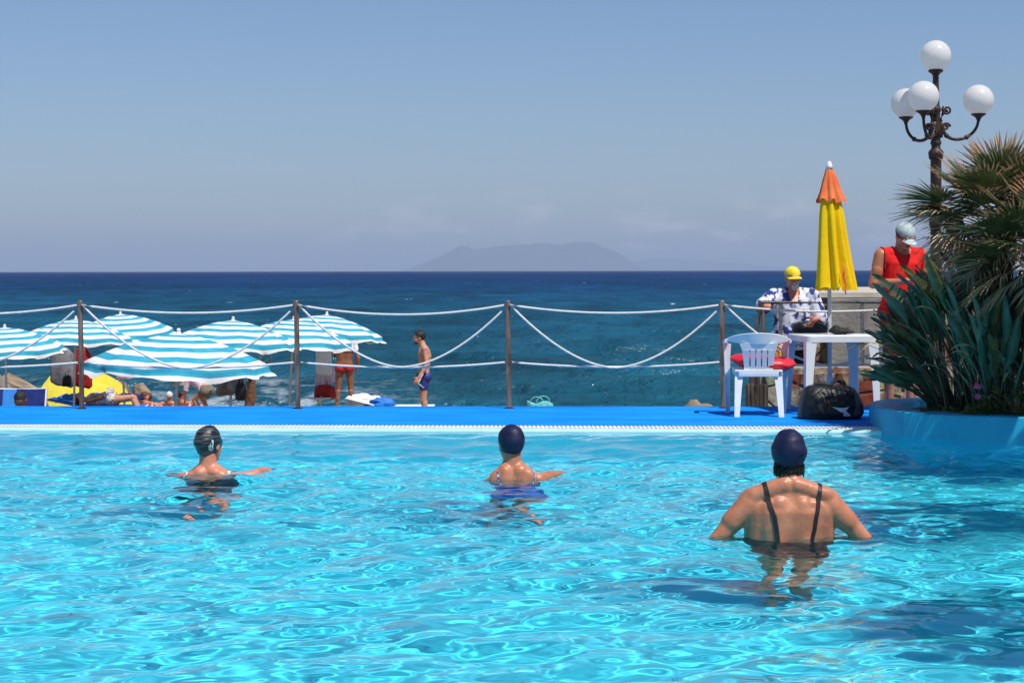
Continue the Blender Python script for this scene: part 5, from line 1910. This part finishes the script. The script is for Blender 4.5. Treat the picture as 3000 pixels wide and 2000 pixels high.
def make_umbrella():
    root = thing('beach_umbrella', '', 'umbrella', (0, 0, 0), 0, 'striped umbrellas on the beach')
    mb = MB()
    nb, sub = 8, 6
    nth = nb * sub
    bands = 9
    rings, mats = [], []

    def ring_pt(r, z, k, flut=0.0):
        th = 2 * PI * k / nth
        seg = 2 * PI / nb
        loc_ = (th % seg) - seg / 2
        pr2 = math.cos(seg / 2) / math.cos(loc_)          # straight edge between the ribs
        u = 1 - abs(loc_) / (seg / 2)
        rr2 = r * (pr2 - .035 * u * (r / UMB_R) ** 2)
        zz = z - .030 * u * (r / UMB_R) ** 2 + flut * math.sin(th * 3 + 1)
        return Vector((rr2 * math.cos(th), rr2 * math.sin(th), zz))

    def prof_z(r):
        return UMB_H - .05 - .345 * (r / UMB_R) ** 1.6

    rad = [.02]
    for b_ in range(bands):
        for s_ in (.5, 1.0):
            rad.append(UMB_R * (b_ + s_) / bands)
    for i, r in enumerate(rad):
        rings.append([ring_pt(r, prof_z(r), k) for k in range(nth)])
        if i:
            mats.append(((i - 1) // 2) % 2)
    q = random.Random(2)
    for i, (dz, bi) in enumerate(((.035, 1), (.080, 1), (.090, 0), (.118, 0))):
        ring = []
        for k in range(nth):
            p = ring_pt(UMB_R * (1 + .015 * i), prof_z(UMB_R) - dz, k)
            wv = math.sin(k * 1.9) * .022 * i / 3 + math.sin(k * .7 + 2) * .045 * i / 3
            p.x *= 1 + wv; p.y *= 1 + wv
            p.z += .018 * math.sin(k * 1.55) * (i == 3) + .024 * math.sin(k * .45) * i / 3
            ring.append(p)
        rings.append(ring); mats.append(bi)
    V, Fc, Mi = [], [], []
    for r in rings:
        V += r
    for i in range(len(rings) - 1):
        for k in range(nth):
            Fc.append((i * nth + k, (i + 1) * nth + k, (i + 1) * nth + (k + 1) % nth, i * nth + (k + 1) % nth)); Mi.append(mats[i])
    mb.add(V, Fc, Mi)
    mb.build('canopy', [M['stripe_white'], M['stripe_cyan']], root)
    mb = MB(); mb.add(*tube([(0, 0, -.5), (0, 0, UMB_H)], .022, 12)); mb.build('pole', M['pole'], root)
    mb = MB(); mb.add(*lathe([(.035, UMB_H - .06), (.03, UMB_H - .03), (.014, UMB_H - .03), (.022, UMB_H - .018), (.025, UMB_H - .004), (.018, UMB_H + .010), (.003, UMB_H + .016)], 16)); mb.build('finial', M['plastic'], root)
    mb = MB()
    for k in range(8):
        a = 2 * PI * k / 8
        pts = [Vector((r * math.cos(a), r * math.sin(a), prof_z(r) - .012)) for r in np.linspace(.03, UMB_R, 7)]
        mb.add(*tube(pts, .005, 5))
        mb.add(*tube([Vector((.03 * math.cos(a), .03 * math.sin(a), UMB_H - .62)), Vector((.52 * math.cos(a), .52 * math.sin(a), prof_z(.52) - .014))], .005, 5))
    mb.build('ribs', M['pole'], root)
    return root


def copy_tree(o, parent=None):
    c = o.copy(); COL.objects.link(c)
    if parent is not None:
        c.parent = parent
    for k in list(o.children):
        copy_tree(k, c)
    return c


proto = make_umbrella()
spots = [(505, 957, 21.4, 10, 0, 2, 'turquoise and white striped umbrella nearest the deck, largest of its kind'),
         (22, 946, 33.5, 30, 2, -2, 'turquoise and white striped umbrella cut by the left edge of the view'),
         (215, 923, 35, 5, -2, 1, 'striped umbrella behind the leftmost fence post, with bags hung on its pole'),
         (365, 908, 37.6, 22, 3, -3, 'striped umbrella peeking out highest behind the nearest one, left of its knob'),
         (671, 924, 30, 17, -1, 2, 'striped umbrella just left of the second fence post, khaki clothes hung on its pole'),
         (842, 923, 32, 35, 1, 3, 'striped umbrella just right of the second fence post, overlapped by the post'),
         (937, 909, 34, 12, -3, 4, 'striped umbrella farthest to the right, with a round tray on its pole')]
UM = []
for i, (px, py, d, rz, rx, ry, lab) in enumerate(spots):
    o = proto if i == 0 else copy_tree(proto)
    p = P(px, py, d)
    o.location = (p.x, d, p.z - UMB_H - .03)
    o.rotation_euler = (math.radians(rx), math.radians(ry), math.radians(rz))
    o['label'] = lab
    UM.append(o)

# ------------------------------------------------------------------ people on the beach
GRP = 'bathers on the beach'
dS = 33.0
t, j, H, me = make_person('dark haired man in navy trunks standing alone on the beach, facing left', (P(1243, 1100, dS).x, dS, beach_z(dS) - .01), math.radians(92),
                          dict(head=(0, .085, 1.585), neck=(0, .02, 1.45), chest=(0, -.015, 1.25), pelvis=(0, .02, .93), waist=(0, .0, 1.06), elL=(-.23, -.05, 1.11), wrL=(-.275, .09, .90), elR=(.25, -.05, 1.11), wrR=(.275, .10, .90)),
                          M['skin_fair'], (0, math.radians(-6), 0), 1.0, 1.0, voxel=.008, group=GRP, scale=1.015)
hair_cap(H, t, M['hair_dark'], .010, .85, .012, -.075)
mb = MB(); mb.add(*ball(H @ Vector((0, .058, -.088)), (.048, .042, .028), 14, 10, H.to_3x3())); mb.build('beard', M['hair_dark'], t)
shell(me, lambda c: .68 < c.z < .97 and abs(c.x) < .195, .010, 'swim_trunks', M['trunks'], t)
bv = bvh_of(me)
strap_on(bv, [(-.3, .0, .955), (-.3, .0, .82), (-.3, .01, .70)], .02, 'side_stripe', M['white'], t, .014)

dB = 40.0
t, j, H, me = make_person('tanned bather in red swimwear, white shirt round the shoulders, standing under a striped umbrella', (P(1009, 1100, dB).x, dB, beach_z(dB) + .07), math.radians(6),
                          dict(kneeL=(-.12, .02, .49), ankL=(-.15, -.02, .085), kneeR=(.12, .02, .49), ankR=(.16, -.02, .085), elR=(.27, -.02, 1.10), wrR=(.24, .03, .86), elL=(-.2, .1, 1.15), wrL=(-.05, .25, 1.2), head=(0, .06, 1.59)),
                          M['skin_brown'], (.3, -.2, 0), 1.08, 1.05, voxel=.009, group=GRP, scale=1.10)
hair_cap(H, t, M['hair_dark'], .0, .5, .016, -.10)
shell(me, lambda c: .80 < c.z < .99 and abs(c.x) < .19 and c.z > .80 + .32 * (abs(c.x)), .008, 'swim_briefs', M['red_bikini'], t)
shell(me, lambda c: c.z > 1.26 and c.z < 1.47 and abs(c.x) < .26, .018, 'shirt', M['white'], t)

t, j, H, me = make_person('bather in a pale pink shirt bending forward beneath the nearest striped umbrella', (P(600, 1150, dB).x, dB, beach_z(dB)), math.radians(55),
                          dict(pelvis=(0, -.05, .60), waist=(0, .05, .69), chest=(0, .20, .79), neck=(0, .37, .85), head=(0, .47, .81), hipL=(-.09, -.05, .58), hipR=(.09, -.05, .58), kneeL=(-.12, .20, .38), kneeR=(.12, .18, .38),
                               shL=(-.18, .32, .81), shR=(.18, .32, .81), elL=(-.22, .39, .55), elR=(.22, .39, .55), wrL=(-.15, .45, .32), wrR=(.15, .45, .32)),
                          M['skin_fair'], (0, math.radians(-60), 0), 1.05, 1.05, voxel=.009, group=GRP)
hair_cap(H, t, M['hair_brown'], -.01, .5, .016, -.10)
shell(me, lambda c: c.z > .60 and c.y < .37 and c.y > -.03 and abs(c.x) < .26, .02, 'shirt', M['pink_cloth'], t)
shell(me, lambda c: c.z > .42 and c.z < .70 and c.y <= .02 and abs(c.x) < .24, .012, 'shorts', M['khaki'], t)

LIE = dict(pelvis=(0, -.02, .10), waist=(0, -.14, .16), chest=(0, -.28, .28), neck=(0, -.40, .43), head=(0, -.40, .57), hipL=(-.1, 0, .10), hipR=(.1, 0, .10),
           kneeL=(-.13, .38, .30), kneeR=(.13, .40, .28), ankL=(-.12, .68, .07), ankR=(.13, .72, .07), shL=(-.19, -.36, .38), shR=(.19, -.36, .38),
           elL=(-.27, -.52, .14), elR=(.27, -.52, .14), wrL=(-.22, -.36, .05), wrR=(.22, -.36, .05))
for px, d, rz, hairm, skin, yaw, lab, sc2 in ((427, 46.6, 10, 'hair_brown', 'skin_fair', .5, 'brown haired bather at the water edge, half hidden by the red haired one', .98),
                                              (443, 45.6, -25, 'hair_brown', 'skin_pink', -1.1, 'red haired bather looking right, reclining by the sea', .98),
                                              (496, 45.8, 0, 'hair_grey', 'skin_pink', .2, 'balding bather with bare pink shoulders by the pole of the nearest umbrella', 1.0),
                                              (549, 45.4, -20, 'hair_dark', 'skin_pink', -1.0, 'dark haired bather reclining by the sea, just right of the nearest umbrella pole', 1.0)):
    t, j, H, me = make_person(lab, (P(px, 1180, d).x, d + .4, beach_z(d) + .02), math.radians(rz), LIE, M[skin], (yaw, 0, 0), 1.0, 1.0, voxel=.010, group=GRP, scale=sc2)
    hair_cap(H, t, M[hairm], .045 if hairm == 'hair_grey' else .0, .7, .012, -.08)
    shell(me, lambda c: c.y > -.10 and c.y < .10 and c.z < .24, .008, 'swim_trunks', M['trunks'], t)

# ------------------------------------------------------------------ loungers and what lies on them


def lounger(label, loc, rz, cloth, back_ang=55, length=1.9, wid=.62, h=.33, stripe=None, group='sun loungers on the beach'):
    t = thing('sun_lounger', label, 'lounger', loc, rz, group)
    bl = .72
    sl = length - bl
    mb = MB()
    for sx in (-1, 1):
        mb.add(*tube([(sx * wid / 2, 0, h), (sx * wid / 2, sl, h)], .017, 8))
    mb.add(*tube([(-wid / 2, sl, h), (wid / 2, sl, h)], .017, 8)); mb.add(*tube([(-wid / 2, 0, h), (wid / 2, 0, h)], .017, 8))
    a = math.radians(back_ang)
    for sx in (-1, 1):
        mb.add(*tube([(sx * wid / 2, 0, h), (sx * wid / 2, -bl * math.cos(a), h + bl * math.sin(a))], .017, 8))
    mb.add(*tube([(-wid / 2, -bl * math.cos(a), h + bl * math.sin(a)), (wid / 2, -bl * math.cos(a), h + bl * math.sin(a))], .017, 8))
    mb.build('frame', M['plastic'], t)
    for y in (.12, sl - .12):
        for sx in (-1, 1):
            mb = MB(); mb.add(*tube([(sx * wid / 2 * .97, y, h), (sx * wid / 2 * .97, y, -.02)], .016, 8)); mb.build('leg', M['plastic'], t)
    mb = MB(); mb.add(*bbox((0, sl / 2, h + .004), (wid - .02, sl - .02, .022), .008)); mb.build('seat', cloth, t, smooth=False)
    R = Matrix.Rotation(-a, 4, 'X')
    mb = MB(); mb.add(*bbox((0, 0, 0), (wid - .02, bl - .01, .024), .008, ))
    mb.v = [tuple(R @ Vector((v[0], v[1] - bl / 2, v[2])) + Vector((0, 0, h + .005))) for v in mb.v]
    bk = mb.build('backrest', cloth, t, smooth=False)
    if stripe:
        mb = MB(); mb.add(*bbox((wid * .2, -bl / 2, .002), (wid * .26, bl - .02, .03), .008))
        mb.v = [tuple(R @ Vector(v) + Vector((0, 0, h + .005))) for v in mb.v]
        mb.build('stripe', stripe, bk, smooth=False)
    return t


dG = 24.6
lg_ = P(42, 1160, dG)
hh = beach_z(dG)
lounger('navy lounger with a light blue stripe and raised backrest, under the man in black cap', (lg_.x, dG + .1, hh), math.radians(180), M['lounger_navy'], 72, 1.9, .70, .42, M['lounger_blue'])
t, j, H, me = make_person('man in a black cap dozing against the raised back of the navy lounger', (P(56, 1170, dG).x, dG - .06, hh + .31), math.radians(180),
                          dict(pelvis=(0, .02, .12), waist=(0, -.03, .22), chest=(0, -.10, .36), neck=(0, -.17, .52), head=(0, -.12, .665), hipL=(-.1, .08, .12), hipR=(.1, .08, .12), kneeL=(-.12, .48, .16), kneeR=(.12, .48, .16),
                               ankL=(-.12, .88, .07), ankR=(.12, .88, .07), shL=(-.18, -.14, .47), shR=(.18, -.14, .47), elL=(-.26, -.05, .24), elR=(.26, -.05, .24), wrL=(-.18, .16, .18), wrR=(.18, .16, .18)),
                          M['skin_brown'], (math.radians(6), math.radians(-18), 0), 1.1, 1.1, voxel=.008, group=GRP)
baseball_cap(H, t, M['black_cloth'], .08)
face_bits(H, t)

dK = 36.5
lk = P(228, 1175, dK)
lounger('low lounger under the speckled bather behind the leftmost fence post', (lk.x + .15, dK, beach_z(dK)), math.radians(-90), M['towel_blue'], 12, 1.9, .62, .30)
t, j, H, me = make_person('bather in a speckled grey cover-up lying on a lounger behind the leftmost fence post', (lk.x + 1.62, dK, beach_z(dK) + .30 + .135), 0,
                          dict(kneeL=(-.10, .02, .52), kneeR=(.10, .05, .52), ankL=(-.10, -.30, .36), ankR=(.10, -.30, .36), elL=(-.24, .06, 1.15), elR=(.24, .06, 1.15), wrL=(-.1, .15, 1.0), wrR=(.1, .15, 1.0)),
                          M['skin_fair'], (0, .25, 0), 1.1, 1.15, voxel=.010, group=GRP)
t.rotation_euler = Matrix(((0, 0, -1), (-1, 0, 0), (0, 1, 0))).to_euler()
hair_cap(H, t, M['hair_brown'], .0, .6, .014, -.09)
shell(me, lambda c: .88 < c.z < 1.42 and abs(c.x) < .22, .016, 'cover_up', M['spotted'], t)

dT = 36.0
lt = P(1070, 1180, dT)
lounger('white lounger with a blue and white towel heaped on it, right of the striped umbrellas', (lt.x + .35, dT, beach_z(dT)), math.radians(-90), M['white'], 14, 1.7, .62, .30)


def heap(name, loc, s, m, label, cat, seed, rz=0, amp=.35, hang=0, group=None):
    """crumpled cloth lying in folds"""
    V, Fc = ball((0, 0, 0), 1.0, 36, 22)
    q = []
    for v in V:
        k = 1 + amp * noise.noise(Vector((v.x * 2.2 + seed, v.y * 2.2, v.z * 2.2))) + amp * .5 * noise.noise(Vector((v.x * 5, v.y * 5 + seed, v.z * 4)))
        z = v.z if v.z > -.25 else -.25 + (v.z + .25) * .12
        q.append(Vector((v.x * s[0] * k, v.y * s[1] * k, z * s[2] * k)))
    mb = MB(); mb.add(q, Fc)
    o = mb.build(name, m, None, loc=loc, rot=(0, 0, rz))
    return tag(o, label, cat, group)


heap('towel', (lt.x - .02, dT, beach_z(dT) + .37), (.36, .25, .15), M['white'], 'white towel heaped on the lounger right of the striped umbrellas', 'towel', 2)
heap('towel', (lt.x + .26, dT - .05, beach_z(dT) + .36), (.30, .26, .12), M['towel_blue'], 'blue towel beside the white one on the lounger right of the striped umbrellas', 'towel', 7)


def hanging(name, loc, w_, h_, dth, m, label, cat, seed, flare=.25, shape=None):
    """cloth or bag hanging in vertical folds, gathered at its top"""
    n_, m_ = 36, 18
    V, Fc = [], []
    for i in range(m_):
        t_ = i / (m_ - 1)
        ww = w_ / 2 * ((1 - flare) + flare * t_ ** .7) * (.35 + .65 * min(1, t_ * 5 + .2)) * (1 if t_ < .93 else 1 - (t_ - .93) * 5)
        dd = dth / 2 * (.4 + .6 * math.sin(PI * min(1, t_ * .8 + .15)))
        for k in range(n_):
            a = 2 * PI * k / n_
            f_ = 1 + .18 * math.sin(a * 5 + seed + t_ * 2) * t_
            x = ww * math.copysign(abs(math.cos(a)) ** .8, math.cos(a)) + .04 * w_ * noise.noise(Vector((t_ * 3, seed, 0)))
            y = dd * math.sin(a) * f_
            z = -h_ * t_ - .06 * h_ * (abs(math.cos(a)) * t_) * math.sin(seed + a)
            V.append((x, y, z))
    for i in range(m_ - 1):
        for k in range(n_):
            Fc.append((i * n_ + k, (i + 1) * n_ + k, (i + 1) * n_ + (k + 1) % n_, i * n_ + (k + 1) % n_))
    Fc.append(tuple(range(n_))); Fc.append(tuple(reversed([(m_ - 1) * n_ + k for k in range(n_)])))
    mb = MB(); mb.add(V, Fc)
    mb.add(*tube([Vector((-w_ * .12, 0, -.03)), Vector((-.03, 0, .06)), Vector((.03, 0, .06)), Vector((w_ * .12, 0, -.03))], .008, 6))
    o = mb.build(name, m, None, loc=loc)
    return tag(o, label, cat)


dH = 36.6
for px, py, w_, h_, dp, m, nm, lab, cat, sd, dd in (
        (183, 1018, .52, .76, .22, 'grey_cloth', 'hanging_bag', 'grey cloth bag hung from the umbrella pole behind the leftmost fence post', 'bag', 1, 0),
        (240, 1018, .44, .78, .22, 'red_bag', 'hanging_bag', 'dark red bag hung from the umbrella pole behind the leftmost fence post', 'bag', 2, .12),
        (196, 1098, .20, .22, .12, 'black_cloth', 'hanging_bag', 'small black bag hung low on the grey bag at the leftmost fence post', 'bag', 5, -.2)):
    p = P(px, py, dH + dd)
    hanging(nm, p, w_, h_, dp, M[m], lab, cat, sd)
p = P(365, 1074, 36.0); hanging('hanging_towel', p, .34, .24, .12, M['pink_cloth'], 'small mauve towel hung under the far left striped umbrella, above the yellow sunshade', 'towel', 3)
p = P(664, 1066, 29.7); hanging('hanging_shirt', p, .36, .50, .16, M['khaki'], 'khaki shirt hung on the umbrella pole left of the second fence post', 'shirt', 4, .35)
p = P(690, 1070, 29.5); hanging('hanging_shirt', p, .30, .42, .14, M['grey_cloth'], 'grey shirt hung beside the khaki one, left of the young palm', 'shirt', 8, .4)
p = P(706, 1122, 29.4); hanging('hanging_bag', p, .20, .27, .12, M['black_cloth'], 'black bag hung below the grey shirt, beside the young palm', 'bag', 6)
p = P(948, 1014, 33.6); hanging('hanging_shirt', p, .30, .52, .10, M['white'], 'white shirt hung under the rightmost striped umbrella', 'shirt', 9, .1)
p = P(952, 1064, 34.3); hanging('hanging_towel', p, .38, .40, .12, M['pink_cloth'], 'pink towel hung behind the white shirt at the tray table', 'towel', 11, .1)
p = P(952, 1126, 34.1); hanging('hanging_bag', p, .42, .27, .22, M['red_bag'], 'bright red bag hung just above the round tray table', 'bag', 12, .15)

# round tray on the last pole
pt = UM[6].location
mb = MB()
zt = P(935, 1166, 34).z
mb.add(*lathe([(.03, -.10), (.04, -.05), (.10, -.02), (.215, -.004), (.225, .004), (.225, .016), (.21, .014), (.028, .010)], 28))
o = mb.build('tray_table', M['plastic'], None, loc=(P(935, 1166, 34).x, 33.98, zt)); tag(o, 'round white tray table clamped to the pole of the rightmost striped umbrella', 'table')

# yellow sunshade lying tilted on the sand
ys = thing('yellow_sunshade', 'plain yellow sunshade lying tilted on the sand behind the leftmost fence post', 'umbrella', (0, 0, 0))
dYs = 40.6
pa_, R0 = P(262, 1150, dYs), .98
mb = MB()
n_ = 40
rings = []
for i in range(12):
    t_ = i / 11
    rings.append([Vector((R0 * t_ * math.cos(a) * (1 - .03 * math.cos(8 * a)), R0 * t_ * math.sin(a) * (1 - .03 * math.cos(8 * a)), .44 * (1 - t_ ** 1.9) + .02 * math.cos(8 * a) * t_ ** 2)) for a in np.linspace(0, 2 * PI, n_, endpoint=False)])
mb.add(*loft(rings, cap=False))
cn_ = mb.build('canopy', M['canvas_lemon'], ys)
mb = MB(); mb.add(*tube([(0, 0, .48), (0, 0, -.9)], .016, 10)); mb.build('pole', M['pole'], ys)
mb = MB(); mb.add(*lathe([(.02, .43), (.024, .46), (.012, .50), (.002, .52)], 12)); mb.build('finial', M['plastic'], ys)
ys.location = (pa_.x - .05, dYs, beach_z(dYs) + .46)
ys.rotation_euler = (math.radians(30), math.radians(22), 0)

heap('towel', (P(205, 1165, 37.2).x, 37.2, beach_z(37.2) + .40), (.26, .2, .13), M['lounger_blue'], 'bright blue cloth heap at the foot of the leftmost fence post', 'towel', 4)
heap('towel', (P(372, 1168, 39.2).x, 39.2, beach_z(39.2) + .42), (.32, .2, .10), M['lounger_navy'], 'navy towel bundled beside the speckled bather', 'towel', 9)
p = P(1582, 1172, 33.0)
bt = thing('mesh_beach_bag', 'turquoise mesh beach bag with two looped handles standing alone on the beach', 'bag', (p.x, 33.0, beach_z(33.0)))
mb = MB()
V, Fc = lathe([(.17, 0), (.20, .02), (.24, .25), (.25, .42), (.24, .44), (.22, .42), (.20, .05), (.01, .03)], 30)
V = [Vector((v[0] * .95, v[1] * .6, v[2] + .03 * math.sin(v[0] * 18) * (v[2] > .3))) for v in V]
mb.add(V, Fc); mb.build('body', M['turquoise'], bt)
for s_ in (-1, 1):
    mb = MB(); mb.add(*tube([Vector((s_ * .02 + .12 * math.cos(a) + .04 * s_, s_ * .10, .42 + .12 * math.sin(a))) for a in np.linspace(0, PI, 12)], .010, 8)); mb.build('handle', M['turquoise'], bt)

# young palm on the beach
dp_ = 29.0
pb = P(733, 1185, dp_)
yp = thing('young_palm', 'small young palm with a brown trunk and upright fronds beside the hanging clothes', 'palm', (pb.x, dp_, beach_z(dp_)))
mb = MB()
hT = P(733, 1115, dp_).z - beach_z(dp_)
mb.add(*tube([Vector((.02 * math.sin(k), 0, -.05 + (hT + .05) * k / 9)) for k in range(10)], [.10 + .015 * (k % 2) - .004 * k for k in range(10)], 12)); mb.build('trunk', pm('young_trunk', (.10, .04, .02), (.2, .09, .045), 16, .95, .9, 30), yp)
fm2 = MB(); q_ = random.Random(3)
for k in range(15):
    a = q_.uniform(0, 2 * PI); e_ = q_.uniform(.12, .6)
    d = Vector((math.sin(e_) * math.cos(a), math.sin(e_) * math.sin(a), math.cos(e_)))
    L = q_.uniform(.35, .62); p0 = Vector((0, 0, hT - .03))
    pts = [p0 + d * L * u + Vector((math.cos(a), math.sin(a), -1)) * .10 * u * u for u in np.linspace(0, 1, 8)]
    fm2.add(*tube(pts, [.010 - .001 * i for i in range(8)], 5))
    s = d.cross(Vector((0, 0, 1))).normalized()
    for i in range(3, 8):
        for sg in (-1, 1):
            for jj in range(2):
                b_ = pts[i] - (pts[i] - pts[i - 1]) * jj * .5
                tip = b_ + (d * .7 + s * sg * .5).normalized() * .15 * (1 - i * .06)
                c_ = (tip - b_).cross(d).normalized() * .008
                fm2.add([b_ - c_, tip, b_ + c_], [(0, 1, 2)])
fm2.build('crown', pm('young_frond', (.06, .10, .015), (.22, .20, .04), 6, .5, trans=.2), yp, smooth=False)

# ------------------------------------------------------------------ rocks


def rock(c, s, m, label, seed, rot=(0, 0, 0), name='rock', cat='rock', blocky=.0):
    V, Fc = ball((0, 0, 0), 1.0, 40, 26)
    q = []
    for v in V:
        u = v.copy()
        mx = max(abs(u.x), abs(u.y), abs(u.z))
        u = u.lerp(u / mx * .86, blocky)
        k = 1 + .16 * noise.noise(u * 1.6 + Vector((seed, 0, 0))) + .09 * noise.noise(u * 4 + Vector((0, seed, 0))) + .035 * noise.noise(u * 11)
        q.append(Vector((u.x * s[0] * k, u.y * s[1] * k, u.z * s[2] * k)))
    mb = MB(); mb.add(q, Fc)
    o = mb.build(name, m, None, loc=c, rot=rot)
    return tag(o, label, cat)


p = P(-12, 1128, 51)
o = rough_block((p.x, 51, p.z - .30), (1.7, 1.3, .75), 'breakwater_block', M['slab_rock'], 3, .05, 4, .05); o.rotation_euler = (.12, .88, .25)
tag(o, 'pale slab of the breakwater at the left edge of the view, nearer the lounger', 'rock')
p = P(80, 1128, 53)
o = rough_block((p.x, 53, p.z - .28), (1.75, 1.3, .42), 'breakwater_block', M['rock'], 9, .05, 4, .05); o.rotation_euler = (.1, .50, .15)
tag(o, 'brown slanting slab of the breakwater left of the yellow sunshade', 'rock')
p = P(330, 1132, 55); rock((p.x, 55, p.z - .3), (.55, .6, .50), M['rock'], 'brown sea rock behind the yellow sunshade', 5, (0, .2, 0))
p = P(416, 1130, 57); rock((p.x, 57, p.z - .25), (.26, .3, .34), M['rock'], 'small orange brown sea rock right of the yellow sunshade, near the foam', 6, (0, -.5, .3))
p = P(540, 1108, 66); rock((p.x, 66, p.z - .3), (.5, .5, .45), M['rock'], 'dark sea rock seen under the edge of the nearest striped umbrella', 15)
p = P(2036, 1178, 22.5); rock((p.x, 22.5, p.z - .62), (.30, .40, .62), M['rock'], 'pale rounded boulder peeking over the deck left of the armchair', 12, (0, .1, .4))
